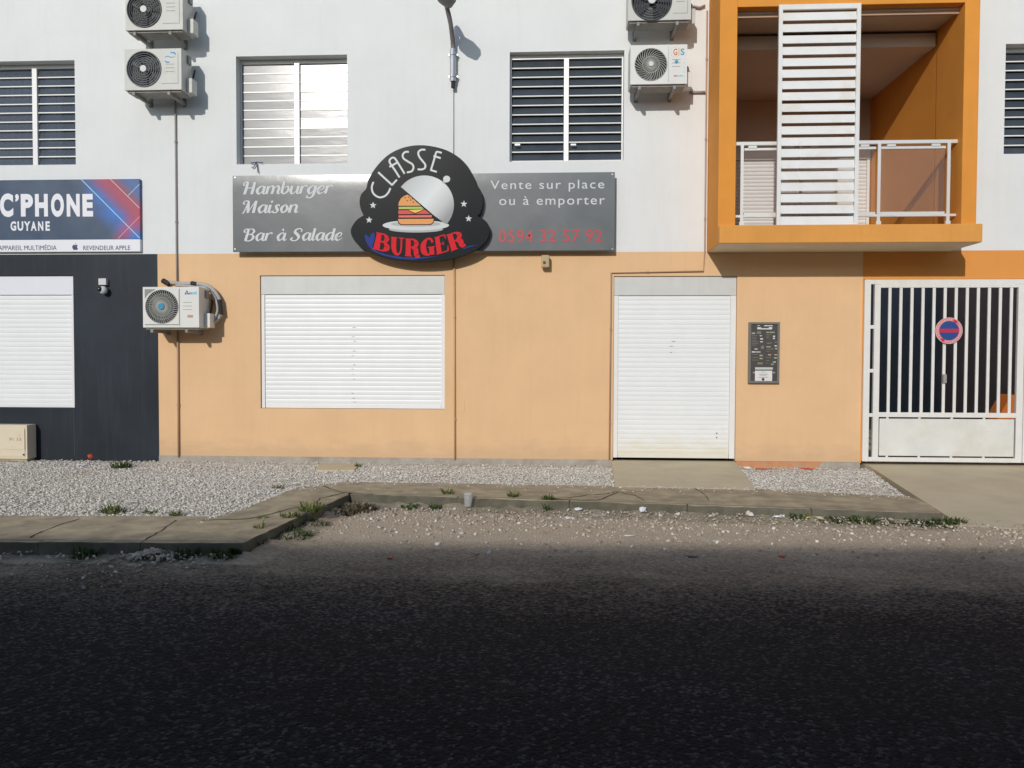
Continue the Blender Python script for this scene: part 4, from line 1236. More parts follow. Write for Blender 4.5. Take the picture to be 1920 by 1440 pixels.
def pix_ribbon(mb, pts, w, y=y0): ribbon(mb, [(p[0], p[1], (p[2] if len(p) > 2 else w)) for p in pts], lambda a, b__: L6(a, b__), y)
for grp in ([[(362, 487), (343, 550), (362, 618), (425, 660), (490, 646), (530, 605), (553, 556)]],
            [[(415, 378), (575, 525)], [(570, 523), (626, 462)]],
            [[(655, 437), (600, 350), (548, 275), (545, 240), (575, 215), (606, 226), (660, 310), (712, 395)], [(542, 318), (590, 292), (642, 262)]],
            [[(760, 150), (722, 150), (692, 180), (700, 222), (750, 258), (800, 290), (812, 330), (790, 368), (738, 380)]],
            [[(946, 126), (898, 126), (866, 158), (878, 204), (912, 250), (944, 292), (940, 330), (905, 347), (858, 345)]],
            [[(1130, 160), (1080, 148), (1064, 165), (1040, 250), (1008, 352)], [(1000, 352), (1074, 374)], [(1038, 193), (1118, 220)]]):
    cl = MB()
    for st in grp: pix_ribbon(cl, st, 21)
    cl.f = [f[::-1] for f in cl.f]
    cl.build('letter', 'print_silver', lb)
# BURGER: fat slab letters along a curve
FAT = {'B': [[(.22, 0, .36), (.22, 1, .36)], [(.0, .03, .06), (.5, .03, .06)], [(.0, .97, .06), (.5, .97, .06)], [(.3, .97, .07), (.62, .95, .12), (.78, .76, .36), (.62, .55, .12), (.3, .53, .07)], [(.3, .52, .07), (.66, .5, .13), (.82, .27, .38), (.62, .04, .12), (.3, .03, .07)]],
       'U': [[(.22, 1, .38), (.22, .35, .38), (.42, .06, .20), (.62, .06, .12), (.78, .3, .13), (.80, 1, .13)], [(-.02, .97, .06), (.48, .97, .06)], [(.6, .97, .06), (1.0, .97, .06)]],
       'R': [[(.22, 0, .36), (.22, 1, .36)], [(.0, .03, .06), (.48, .03, .06)], [(.0, .97, .06), (.5, .97, .06)], [(.3, .97, .07), (.64, .95, .12), (.80, .75, .36), (.62, .54, .12), (.3, .52, .07)], [(.5, .53, .18), (.74, .4, .34), (.78, .1, .30), (1.0, .03, .10)]],
       'G': [[(.86, .72, .16), (.76, .92, .14), (.5, .98, .12), (.24, .72, .36), (.2, .45, .38), (.28, .2, .34), (.52, .02, .12), (.7, .1, .12)], [(.76, .45, .32), (.76, .0, .32)], [(.5, .46, .06), (1.0, .46, .06)]],
       'E': [[(.22, 0, .36), (.22, 1, .36)], [(.0, .03, .06), (.9, .03, .07)], [(.0, .97, .06), (.86, .97, .07)], [(.3, .52, .06), (.66, .52, .06)], [(.84, .95, .14), (.88, .72, .04)], [(.88, .05, .14), (.94, .32, .04)], [(.64, .64, .05), (.64, .40, .05)]]}
quads = [('B', (352, 1242), (545, 1282), (398, 1050), (545, 1088)), ('U', (560, 1300), (700, 1316), (562, 1104), (708, 1116)), ('R', (716, 1322), (884, 1332), (722, 1122), (872, 1134)),
         ('G', (890, 1322), (1062, 1300), (890, 1138), (1044, 1112)), ('E', (1072, 1308), (1222, 1260), (1048, 1112), (1180, 1070)), ('R', (1236, 1272), (1402, 1200), (1182, 1082), (1345, 1034))]
for ch, bl, br, tl, tr in quads:
    def tf(u, v, bl=bl, br=br, tl=tl, tr=tr):
        x = (bl[0] * (1 - u) + br[0] * u) * (1 - v) + (tl[0] * (1 - u) + tr[0] * u) * v
        y = (bl[1] * (1 - u) + br[1] * u) * (1 - v) + (tl[1] * (1 - u) + tr[1] * u) * v
        return L6(x, y)
    bg_ = MB()
    for st in FAT[ch]: ribbon(bg_, st, tf, y0 - 0.002, k=6)
    bg_.build('letter', 'print_red', lb)
def pface(pts, y, m, name): return MB().face([L6(*p) for p in pts], y).build(name, m, lb)
pface([(262, 1082), (282, 1076), (300, 1100), (318, 1112), (338, 1066), (372, 1056), (378, 1100), (360, 1180), (350, 1240), (420, 1275), (540, 1310), (700, 1335), (860, 1336), (1100, 1322), (940, 1346), (800, 1360), (640, 1352), (480, 1318), (360, 1268), (300, 1200), (268, 1130)], y0 - 0.0002, 'print_blue', 'blue_swirl')
pface([(1360, 1238), (1440, 1204), (1545, 1192), (1450, 1218), (1380, 1242)], y0 - 0.0002, 'print_blue', 'blue_swirl')
for (sx, sy) in ((357, 750), (313, 915), (1379, 735), (1432, 900)):
    pface([(sx + (40 if i % 2 == 0 else 17) * math.sin(math.pi * i / 5 + 0.03), sy - (40 if i % 2 == 0 else 17) * math.cos(math.pi * i / 5 + 0.03)) for i in range(10)], y0, 'print_silver', 'star')
# plate, burger, cloche
el = lambda cx, cy, rx, ry, a0=0, a1=360, n=36: [(cx + rx * math.cos(math.radians(a0 + (a1 - a0) * i / n)), cy + ry * math.sin(math.radians(a0 + (a1 - a0) * i / n))) for i in range(n + (0 if a1 - a0 == 360 else 1))]
M['plate_shade'] = mat('plate_shade', (0.36, 0.37, 0.37), 0.45, 0.4, var=0)
pface(el(840, 1020, 305, 36), y0, 'plate_shade', 'plate_foot')
pface(el(838, 975, 374, 58), y0 - 0.0006, 'print_silver', 'plate')
pface(el(838, 960, 280, 30), y0 - 0.0012, 'plate_shade', 'plate_well')
yb_ = y0 - 0.002
pface([(628, 900)] + [(1048, 900), (1040, 945), (1010, 972), (668, 974), (640, 950)], yb_, 'bun_line', 'burger_outline')
pface([(638, 904), (1040, 902), (1032, 938), (1006, 962), (672, 964), (648, 942)], yb_ - 0.0005, 'bun', 'bun_bottom')
pface([(638, 856), (1022, 850), (1022, 892), (638, 894)], yb_ - 0.0005, 'bun_line', 'burger_outline')
pface([(646, 864), (1018, 860), (1018, 886), (646, 888)], yb_ - 0.001, 'ham', 'ham')
pface([(636, 800), (945, 792), (1010, 850), (638, 858)], yb_ - 0.0005, 'bun_line', 'burger_outline')
pface([(642, 808), (940, 800), (1000, 846), (644, 850)], yb_ - 0.001, 'tomato', 'tomato')
pface([(735, 800), (948, 794), (830, 850)], yb_ - 0.0013, 'bun_line', 'burger_outline')
pface([(752, 802), (930, 796), (832, 838)], yb_ - 0.0018, 'cheese', 'cheese')
pface([(638, 760), (905, 760), (945, 796), (640, 800)], yb_ - 0.0005, 'bun_line', 'burger_outline')
pface([(646, 768), (900, 766), (928, 790), (646, 794)], yb_ - 0.001, 'lettuce', 'lettuce')
pface([(634, 762), (640, 715), (665, 668), (700, 640), (745, 622), (790, 655), (905, 760)], yb_ - 0.0005, 'bun_line', 'burger_outline')
pface([(642, 756), (648, 716), (672, 672), (705, 646), (745, 630), (790, 662), (896, 755)], yb_ - 0.001, 'bun', 'bun_top')
sd = MB()
for (sx, sy) in ((718, 664), (762, 662), (742, 698), (780, 692), (812, 716), (850, 712), (800, 676)):
    sd.face([L6(sx - 9, sy - 6), L6(sx + 2, sy - 8), L6(sx + 8, sy + 8), L6(sx - 4, sy + 6)], yb_ - 0.0016)
sd.build('sesame_seed', 'bun_line', lb)
# cloche: half a dome cut by the slanting rim
arc = []
c0 = (935, 745)
for a in np.linspace(-142, 38, 40):
    arc.append((c0[0] + 333 * math.cos(math.radians(a)), c0[1] + 333 * math.sin(math.radians(a)) * 0.99))
pface([(664, 538)] + [p for p in arc if p[0] > 670 and not (p[0] < 700 and p[1] > 600)] + [(1186, 962), (1150, 944), (1040, 862), (900, 742), (760, 620)], yb_ - 0.003, 'cloche', 'cloche')
pface([(1130, 490), (1150, 470), (1176, 492), (1160, 516)], yb_ - 0.0034, 'plate_shade', 'cloche_knob')
pface(el(1186, 456, 40, 38, n=24), yb_ - 0.0038, 'print_silver', 'cloche_knob')

# ------------------------------------------------------------------ phone shop sign
PD = 0.05
px0, px1, pz0, pz1 = R4(-420, 334.5, 262, 471.5, PD)
pz1 = W(131, 336.5, PD)[1]; pzm = W(131, 449, PD)[1]; pz0 = W(131, 472, PD)[1]
ps = thing('shop_sign', ((px0 + px1) / 2, 0, pz0), 'navy and white phone shop sign with red and blue light beams above the dark wall', 'sign')
MB().box(px0, px1, -PD, -0.002, pzm, pz1).build('panel', 'phone_print', ps, bevel=0.003)
MB().box(px0, px1, -PD, -0.002, pz0, pzm - 0.002).build('lower_panel', 'print_bright', ps, bevel=0.003)
for (a, b_, m, w) in (((152, 336), (262, 446.5), 'beam_blue', 1.5), ((207, 336), (262, 390.5), 'beam_red', 1.3), ((221, 447.5), (262, 406), 'beam_red', 0.9), ((240, 367), (262, 345), 'beam_blue', 1.0)):
    mb = MB(); ribbon(mb, [(a[0], a[1], w), (b_[0], b_[1], w)], lambda u, v: W(u, v, PD), -PD - 0.001)
    mb.f = [f[::-1] for f in mb.f]
    mb.build('light_beam', m, ps)
for ch, a, b__, ya, yb2 in (('C', -0.3, 24.8, 362.6, 407), ('’', 28.4, 35.4, 364, 378.5), ('P', 39, 62, 363.6, 406), ('H', 65.6, 89.7, 363.6, 406), ('O', 95.5, 119.9, 362.6, 407), ('N', 125, 149.5, 363.6, 406), ('E', 154.6, 174.3, 363.6, 406)):
    textpx(ch, a, ya, b__, yb2, PD + 0.002, 'print_bright', ps, bold=0.055, name='letter')
for ch, a, b__ in (('G', 19.7, 30.4), ('U', 32.8, 43.7), ('Y', 45, 57), ('A', 57.8, 68.5), ('N', 71.4, 81.2), ('E', 85.3, 93.4)):
    textpx(ch, a, 415, b__, 432.7, PD + 0.002, 'print_bright', ps, bold=0.04, name='letter')
textpx("D'APPAREIL MULTIMÉDIA", -12, 458.0, 106, 469.0, PD + 0.002, 'print_navy', ps, bold=0.0)
textpx('REVENDEUR APPLE', 156, 460.5, 244, 468.8, PD + 0.002, 'print_navy', ps, bold=0.006, spacing=1.05)
def A6(x, y): return W(x / 6.857, 325 + y / 6.857, PD)
ap = MB()
ap.face([A6(*p) for p in ((932, 935), (945, 918), (962, 920), (970, 924), (985, 917), (1000, 924), (990, 940), (992, 955), (1004, 966), (990, 986), (976, 984), (966, 982), (952, 988), (938, 974), (929, 950))], -PD - 0.0015)
ap.face([A6(*p) for p in ((966, 915), (968, 902), (978, 895), (977, 906))], -PD - 0.0015)
ap.build('fruit_logo', 'print_navy', ps)

# ------------------------------------------------------------------ air conditioners
def ac_unit(rect, f, dp, label, fan, style, casing='ac_white', strut=0.17, logo=None, cover=True):
    x0, x1, z0, z1 = rect
    t = thing('air_conditioner', ((x0 + x1) / 2, 0, z0 - 0.02), label, 'air conditioner', 'outdoor air conditioner units on the facade')
    yf, yb = -f, -f + dp
    fx, fz, fr_ = fan
    n = 48
    cas = MB()
    # sides, top, bottom, rear
    cas.add([(x0, yf, z0), (x1, yf, z0), (x1, yb, z0), (x0, yb, z0), (x0, yf, z1), (x1, yf, z1), (x1, yb, z1), (x0, yb, z1)],
            [(0, 3, 2, 1), (4, 5, 6, 7), (1, 2, 6, 5), (2, 3, 7, 6), (3, 0, 4, 7)])
    # front with a round opening
    vs, fs = [], []
    for i in range(n):
        a = 2 * math.pi * i / n
        c, s_ = math.cos(a), math.sin(a)
        ks = []
        if c > 1e-6: ks.append((x1 - fx) / c)
        if c < -1e-6: ks.append((x0 - fx) / c)
        if s_ > 1e-6: ks.append((z1 - fz) / s_)
        if s_ < -1e-6: ks.append((z0 - fz) / s_)
        k_ = min(ks)
        vs += [(fx + fr_ * c, yf, fz + fr_ * s_), (fx + k_ * c, yf, fz + k_ * s_), (fx + fr_ * c, yf + 0.07, fz + fr_ * s_)]
    for i in range(n):
        j = (i + 1) % n
        fs.append((3 * i, 3 * i + 1, 3 * j + 1, 3 * j)); fs.append((3 * i, 3 * j, 3 * j + 2, 3 * i + 2))
    cas.add(vs, fs)
    for (a_, b__) in ((x0, z0), (x1, z0), (x1, z1), (x0, z1)):      # corner pieces
        ang = math.atan2(b__ - fz, a_ - fx) % (2 * math.pi)
        i = int(ang / (2 * math.pi) * n); j = (i + 1) % n
        pts = []
        for q in (i, j):
            pts.append(vs[3 * q + 1])
        cas.add([pts[0], (a_, yf, b__), pts[1]], [(0, 1, 2)])
    cas.build('casing', casing, t)
    MB().disc(fx, fz, fr_ * 0.999, yf + 0.069, yf + 0.075, 32).build('fan_cavity', 'ac_dark', t)
    # fan blades
    fb = MB()
    for q in range(3):
        a = q * 2.094 + 0.4
        P_ = []
        for (rr_, da, dy) in ((0.2, -0.2, 0.0), (0.92, -0.45, 0.012), (0.95, 0.25, -0.012), (0.2, 0.5, -0.004)):
            P_.append((fx + fr_ * rr_ * math.cos(a + da), yf + 0.045 + dy, fz + fr_ * rr_ * math.sin(a + da)))
        fb.add(P_, [(0, 1, 2, 3)])
    fb.build('fan', 'ac_fan', t)
    g = MB()
    if style.startswith('rings'):
        gm = 'ac_grille_black' if style == 'rings_black' else 'ac_grille_dark'
        for kq in range(1, 7):
            r_ = fr_ * (0.24 + 0.76 * kq / 6.0)
            g.tube([(fx + r_ * math.cos(2 * math.pi * i / 40), yf - 0.006 - 0.012 * (1 - kq / 6), fz + r_ * math.sin(2 * math.pi * i / 40)) for i in range(41)], 0.0048 if kq < 6 else 0.009, 5, cap=False)
        for q in range(4):
            a = q * math.pi / 2 + 0.6
            g.tube([(fx + fr_ * 0.2 * math.cos(a), yf - 0.014, fz + fr_ * 0.2 * math.sin(a)), (fx + fr_ * math.cos(a), yf - 0.003, fz + fr_ * math.sin(a))], 0.004, 5)
        hub, hm = 0.19, 'hub_white'
    elif style == 'swirl':
        gm = 'ac_grille_grey'
        for q in range(30):
            a = q * 2 * math.pi / 30
            g.tube([(fx + fr_ * r_ * math.cos(a - 1.0 * (r_ - 0.15)), yf - 0.010 * (1.05 - r_), fz + fr_ * r_ * math.sin(a - 1.0 * (r_ - 0.15))) for r_ in np.linspace(0.16, 1.0, 7)], 0.0042, 4)
        for r_ in (0.5, 0.98):
            g.tube([(fx + fr_ * r_ * math.cos(2 * math.pi * i / 40), yf - 0.004, fz + fr_ * r_ * math.sin(2 * math.pi * i / 40)) for i in range(41)], 0.004, 4, cap=False)
        hub, hm = 0.155, 'hub_white'
    else:
        gm = 'ac_grille_grey'
        for q in range(44):
            a = q * 2 * math.pi / 44
            g.tube([(fx + fr_ * r_ * math.cos(a + 0.35 * (r_ - 0.2)), yf - 0.012 * (1.1 - r_), fz + fr_ * r_ * math.sin(a + 0.35 * (r_ - 0.2))) for r_ in np.linspace(0.2, 1.0, 5)], 0.0042, 4)
        for r_ in (0.35, 0.55, 0.75, 0.99):
            g.tube([(fx + fr_ * r_ * math.cos(2 * math.pi * i / 40), yf - 0.005, fz + fr_ * r_ * math.sin(2 * math.pi * i / 40)) for i in range(41)], 0.0030, 4, cap=False)
        hub, hm = 0.19, 'hub_blue'
        # square moulded recess round the guard
        q = fr_ * 1.03
        sm = MB()
        for (a_, b__, c_, d_) in ((fx - q, fx + q, fz - q - 0.012, fz - q), (fx + q, fx + q + 0.012, fz - q - 0.012, fz + q)): sm.box(a_, b__, yf - 0.002, yf + 0.001, c_, d_)
        sm.build('seam', 'ac_seam', t)
        MB().face([(fx - q, fz + q), (fx - q, fz + q * 0.45), (fx - q * 0.8, fz + q * 0.72), (fx - q * 0.35, fz + q)], yf - 0.0012).build('corner_inset', 'ac_seam', t)
    g.build('fan_guard', gm, t)
    MB().disc(fx, fz, fr_ * hub, yf - 0.026, yf - 0.012, 20).build('hub', hm, t, bevel=0.003)
    # service panel lines on the right of the front
    sx0_ = fx + fr_ * 1.12
    wv = x1 - sx0_
    ln = MB()
    for zz_ in (0.62, 0.53, 0.44):
        z_ = z0 + (z1 - z0) * zz_
        ln.box(sx0_ + wv * 0.15, sx0_ + wv * 0.62, yf - 0.0015, yf + 0.001, z_ - 0.003, z_ + 0.003)
    if style == 'swirl' or style == 'radial':
        ln.box(sx0_ - 0.012, sx0_ - 0.008, yf - 0.0015, yf + 0.001, z0 + 0.02, z1 - 0.02)
    else:
        ln.box(x1 - 0.045, x1 - 0.039, yf - 0.0015, yf + 0.001, z0 + 0.08, z1 - 0.05).box(sx0_ - 0.01, x1 - 0.039, yf - 0.0015, yf + 0.001, z0 + 0.075, z0 + 0.081)
    ln.build('seam', 'ac_seam', t)
    if logo: logo(t, x0, x1, z0, z1, sx0_, yf)
    # base rail and feet
    MB().box(x0 + 0.02, x1 - 0.02, yf + 0.03, yb - 0.02, z0 - 0.022, z0 - 0.001).build('base_tray', 'bracket', t)
    # valve cover and pipes on the right side
    if cover:
        MB().box(x1 + 0.001, x1 + 0.075, yb - 0.15, yb - 0.01, z0 + 0.005, z0 + 0.19).build('valve_cover', casing, t, bevel=0.006)
        MB().tube([(x1 + 0.03, yb - 0.06, z0 + 0.16), (x1 + 0.05, yb - 0.04, z0 + 0.28), (x1 + 0.02, yb + 0.05, z0 + 0.36), (x1 - 0.02, -0.01, z0 + 0.38)], 0.012, 6).build('hose', 'black_rubber', t)
        MB().box(x1 + 0.001, x1 + 0.022, yb - 0.13, yb - 0.05, z1 - 0.13, z1 - 0.03).build('side_handle', 'ac_seam', t)
    # two wall brackets
    for xx in (x0 + (x1 - x0) * 0.16, x0 + (x1 - x0) * 0.78):
        b2 = MB()
        b2.box(xx - 0.017, xx + 0.017, yf - 0.01, -0.012, z0 - 0.064, z0 - 0.024)
        b2.box(xx - 0.022, xx + 0.022, -0.012, -0.001, z0 - 0.085, z0 + strut * 1.6)
        b2.box(xx - 0.028, xx + 0.028, yf + 0.02, yf + 0.06, z0 - 0.0235, z0 - 0.0225)
        b2.build('bracket', 'bracket', t)
    return t
AF = 0.42
def swoosh(t, x0, x1, z0, z1, sx, yf):
    mb = MB()
    def tf(a, b__): return (sx + 0.02 + a * (x1 - sx) * 0.6, z1 - 0.17 + b__ * 0.12)
    for st in ([(.55, 1.0, .1), (.9, .95, .16), (1.02, .72, .06)], [(.0, .12, .06), (.25, .0, .16), (.5, .02, .06)], [(.05, .5, .05), (.3, .62, .08), (.6, .5, .08), (.95, .55, .05)]): ribbon(mb, st, tf, yf - 0.001)
    mb.build('logo', 'ac_blue', t)
def gis(t, x0, x1, z0, z1, sx, yf):
    w = x1 - sx
    sz = MB()
    text('G', sx + w * 0.22, sx + w * 0.44, z1 - 0.13, z1 - 0.05, yf - 0.001, 'ac_red', t, 'logo', bold=0.02)
    text('I', sx + w * 0.50, sx + w * 0.56, z1 - 0.13, z1 - 0.05, yf - 0.001, 'ac_yellow', t, 'logo', bold=0.02)
    text('S', sx + w * 0.62, sx + w * 0.84, z1 - 0.13, z1 - 0.05, yf - 0.001, 'ac_blue', t, 'logo', bold=0.02)
    rays = MB()
    for i in range(9):
        a = math.pi * 0.25 + i * math.pi * 1.5 / 8
        cx0, cz0 = sx + w * 0.33, z1 - 0.09
        rays.face([(cx0 + 0.050 * math.cos(a - .06), cz0 + 0.056 * math.sin(a - .06)), (cx0 + 0.066 * math.cos(a), cz0 + 0.07 * math.sin(a)), (cx0 + 0.050 * math.cos(a + .06), cz0 + 0.056 * math.sin(a + .06))], yf - 0.001)
    rays.build('logo', 'ac_red', t)
    MB().face([(sx + w * 0.40 + 0.024 * math.cos(i), z1 - 0.21 + 0.024 * math.sin(i)) for i in np.linspace(0, 6.28, 12)[:-1]], yf - 0.001).build('badge', 'ac_blue', t)
    mb = MB()
    for i in range(4): mb.box(sx + w * 0.80, sx + w * 0.86, yf - 0.002, yf + 0.001, z0 + 0.075 + i * 0.055, z0 + 0.10 + i * 0.055)
    mb.build('badge', 'hub_white', t)
    MB().face([(sx + w * 0.25, z0 + 0.085), (sx + w * 0.44, z0 + 0.085), (sx + w * 0.44, z0 + 0.105), (sx + w * 0.25, z0 + 0.105)], yf - 0.001).build('badge', 'sign_pink', t)
    MB().face([(sx + w * 0.46, z0 + 0.087), (sx + w * 0.76, z0 + 0.087), (sx + w * 0.76, z0 + 0.103), (sx + w * 0.46, z0 + 0.103)], yf - 0.001).build('badge', 'ac_lightblue', t)
def blue_word(t, x0, x1, z0, z1, sx, yf):
    mb = MB(); w = x1 - sx
    A = lambda a, b__: (sx + w * a, z1 - 0.095 + 0.05 * b__)
    for st in ([(.26, 0, .3), (.36, 1, .3)], [(.36, 1, .3), (.44, 0, .3)], [(.28, .35, .2), (.44, .35, .2)], [(.52, 0, .2), (.54, .6, .2)], [(.58, 0, .2), (.6, .6, .2)]):
        ribbon(mb, [(p[0], p[1], p[2] * 0.12) for p in st], A, yf - 0.001)
    mb.build('logo', 'print_blue', t)
    MB().face([A(.22, 0), A(.5, 0), A(.52, .35), A(.24, .2)], yf - 0.0006).build('logo', 'ac_blue', t)
    MB().face([A(.62, 0), A(.88, 0), A(.90, .75), A(.64, .5)], yf - 0.001).build('logo', 'ac_lightblue', t)
    MB().face([(sx + w * 0.38, z0 + 0.125), (sx + w * 0.68, z0 + 0.125), (sx + w * 0.68, z0 + 0.16), (sx + w * 0.38, z0 + 0.16)], yf - 0.001).build('rating_plate', 'menu_pink', t)
def fan_at(px, py, rpx):
    x, z = W(px, py, AF)
    return x, z, rpx / 1440 * (10 - AF)
ac_unit(R4(235, -24, 342.5, 56, AF), AF, 0.28, 'air conditioner with black fan guard above the grey fan unit on the left', fan_at(270.5, 18, 33), 'rings_black')
ac_unit(R4(233.5, 91.5, 340, 168.5, AF), AF, 0.28, 'air conditioner with grey ringed fan and blue swoosh, left of the pale window', fan_at(270, 129.5, 33), 'rings', logo=swoosh)
ac_unit(R4(1178, -40, 1296, 37.5, AF), AF, 0.28, 'air conditioner with black fan guard beside the orange loggia', fan_at(1222, 1, 36), 'rings_black')
ac_unit(R4(1182, 84, 1288.5, 157.5, AF), AF, 0.28, 'air conditioner with swirling fan grille and coloured lettering beside the orange loggia', fan_at(1220.5, 121, 30), 'swirl', 'ac_white_clean', logo=gis)
AF5 = AF
ac_unit(R4(268, 538, 373, 614, AF), AF, 0.30, 'low air conditioner with blue fan hub on the border of the dark and beige walls', fan_at(303.5, 575, 32.5), 'radial', 'ac_white_clean', strut=0.09, logo=blue_word)
# bundled pipes over the low unit
pp = MB()
P5 = lambda px, py, d: (W(px, py, d)[0], -d, W(px, py, d)[1])
pts = catmull([np.array(P5(*q)) for q in ((312, 529, 0.03), (345, 532, 0.035), (372, 532, 0.05), (395, 539, 0.07), (411, 560, 0.08), (414, 585, 0.08), (407, 600, 0.10), (398, 604, 0.16))], 5)
pp.tube([tuple(p) for p in pts], 0.024, 8)
pts = catmull([np.array(P5(*q)) for q in ((330, 535, 0.04), (360, 537, 0.05), (385, 540, 0.08), (402, 556, 0.10), (408, 580, 0.11), (402, 598, 0.14))], 5)
pp.tube([tuple(p) for p in pts], 0.016, 8)
o = single(pp, 'refrigerant_pipe', 'grey_foam', P5(312, 529, 0), 'bundle of insulated pipes curving over the low air conditioner', 'pipe', smooth=True)
mb = MB().tube([P5(305, 526, 0.03), P5(318, 533, 0.04)], 0.034, 8).tube([P5(359, 531, 0.05), P5(369, 533, 0.055)], 0.03, 8).tube([P5(412, 562, 0.082), P5(415, 590, 0.085)], 0.027, 8)
mb.build('tape', 'black_rubber', o)

# ------------------------------------------------------------------ pipes and cables
def pipe(pix, r, m, label, d=0.02, cat='pipe', n=8, name='conduit', clips=True):
    pts = [P5(a, b__, d) for a, b__ in pix]
    mb = MB().tube(pts, r, n)
    o = single(mb, name, m, (pts[-1][0], 0, pts[-1][2]), label, cat, smooth=True)
    if clips:
        L = sum((Vector(a) - Vector(b__)).length for a, b__ in zip(pts[:-1], pts[1:]))
        for a, b__ in zip(pts[:-1], pts[1:]):
            a, b__ = Vector(a), Vector(b__)
            kk = int((b__ - a).length / 0.9)
            for i in range(kk):
                p = a.lerp(b__, (i + 0.6) / kk)
                t = (b__ - a).normalized() * 0.012
                MB().tube([tuple(p - t), tuple(p + t)], r * 1.45, n).build('clip', m, o)
    return o
pipe([(328.5, 175), (331, 476), (332, 527)], 0.0115, 'pipe_grey', 'grey conduit running down the white wall from the left air conditioners')
pipe([(333, 612), (335, 857)], 0.013, 'pipe_brown', 'brown conduit running down the beige wall below the low air conditioner')
pipe([(850.5, 148), (850.5, 330)], 0.005, 'pipe_grey', 'thin cable hanging down the white wall from the street lamp bracket', 0.012, 'cable', 6, 'cable', False)
pipe([(851.5, 478), (853, 862)], 0.0115, 'pipe_beige', 'beige conduit on the wall between the shutter window and the door')
pipe([(1326, 20), (1321.5, 470), (1319, 508), (1146, 511.5), (1142.5, 862)], 0.010, 'pipe_brown', 'brown conduit bending around the head of the shop door')
pipe([(1293, 173), (1322, 173)], 0.018, 'pipe_grey', 'short grey pipe from the right air conditioner to the loggia', clips=False)
pipe([(1300, 12), (1312, 14), (1322, 10)], 0.014, 'pipe_grey', 'short pipe beside the upper right air conditioner', clips=False, d=0.03)
wm = MB()
for q in (((470, 306), (481, 304), (493, 305)), ((481, 304), (476, 313), (472, 314)), ((481, 305), (483, 316), (484, 324))):
    wm.tube([P5(a, b__, 0.025) for a, b__ in q], 0.006, 6)
single(wm, 'wire', 'print_navy', P5(480, 305, 0.0), 'stray dark wire end hanging below the pale window', 'wire')

# street lamp on the wall
lp = thing('street_lamp', P5(850, 150, 0.0), 'grey street lamp arm clamped to the white wall, head cut by the top edge', 'street lamp')
base_x, base_z = W(849.5, 150, 0.07)
MB().tube([(base_x, -0.07, base_z - 0.02), (base_x, -0.07, W(850, 92, 0.07)[1])], 0.038, 12).build('socket', 'galv', lp, smooth=False)
for py in (102, 143):
    z = W(850, py, 0.07)[1]
    MB().tube([(base_x, -0.07, z - 0.016), (base_x, -0.07, z + 0.016)], 0.047, 12).box(base_x - 0.06, base_x + 0.06, -0.06, -0.03, z - 0.009, z + 0.009).box(base_x - 0.03, base_x + 0.03, -0.045, -0.001, z - 0.02, z + 0.02).build('clamp', 'galv', lp)
MB().tube([(base_x, -0.07, base_z - 0.10), (base_x, -0.07, base_z - 0.02)], 0.026, 10).build('cap', 'black_rubber', lp)
top = W(838, 12, 0.30)
hx, hz = W(833, -16, 0.85)
arm = catmull([np.array(p) for p in ((base_x, -0.07, W(850, 94, 0.07)[1]), (base_x - 0.002, -0.08, W(849, 80, 0.08)[1]), (W(845, 45, 0.2)[0], -0.2, W(845, 45, 0.2)[1]), (top[0], -0.32, top[1]), (hx, -0.50, hz))], 5)
MB().tube([tuple(p) for p in arm], 0.030, 10).build('arm', 'lamp_grey', lp, smooth=True)
# flat cobra style head pointing out over the street
hd = MB()
prof = [(-0.46, 0.045, 0.02), (-0.60, 0.11, 0.034), (-0.80, 0.135, 0.038), (-0.96, 0.10, 0.032), (-1.08, 0.03, 0.016)]
vs, fs = [], []
for (yy, w_, h_) in prof:
    zc_ = hz
    for a in range(10):
        an = 2 * math.pi * a / 10
        vs.append((hx + w_ * math.cos(an), yy, zc_ + h_ * math.sin(an)))
for i in range(len(prof) - 1):
    for a in range(10):
        q = (a + 1) % 10
        fs.append((i * 10 + a, i * 10 + q, (i + 1) * 10 + q, (i + 1) * 10 + a))
fs += [tuple(range(10))[::-1], tuple(range(40, 50))]
hd.add(vs, fs)
hd.build('lamp_head', 'lamp_grey', lp, smooth=True)

# ------------------------------------------------------------------ small things on the wall
x, z = W(192.5, 540, 0.05)
sc_ = thing('security_camera', (x, 0, z), 'small white security camera with black ball lens on the dark wall', 'camera')
a, b_, c, d_ = R4(185, 522, 199.5, 534.5, 0.05)
MB().box(a, b_, -0.06, -0.001, c, d_).build('mount', 'cam_white', sc_, bevel=0.008)
def ball(x, y, z, r, n=14, k=8):
    mb = MB(); vs = []; fs = []
    for i in range(k + 1):
        th = math.pi * i / k
        for j in range(n):
            vs.append((x + r * math.sin(th) * math.cos(2 * math.pi * j / n), y + r * math.sin(th) * math.sin(2 * math.pi * j / n), z + r * math.cos(th)))
    for i in range(k):
        for j in range(n):
            q = (j + 1) % n
            fs.append((i * n + j, (i + 1) * n + j, (i + 1) * n + q, i * n + q))
    return mb.add(vs, fs)
x, z = W(193.5, 544, 0.07)
ball(x, -0.07, z, 0.054).build('housing', 'cam_white', sc_, smooth=True)
ball(x - 0.018, -0.105, z + 0.006, 0.034).build('lens', 'lens', sc_, smooth=True)
x, z = W(1022, 503, 0.1)
se = thing('motion_sensor', (x, 0, z), 'small tan sensor box hanging below the grey shop sign', 'sensor')
a, b_, c, d_ = R4(1015, 478, 1030, 501, 0.13)
MB().box(a, b_, -0.13, -0.04, c, d_).build('body', 'tan_plastic', se, bevel=0.012)
MB().box(a + 0.03, b_ - 0.01, -0.04, -0.001, c + 0.06, d_ - 0.02).build('mount', 'tan_plastic', se)
x, z = W(1020.5, 492, 0.14)
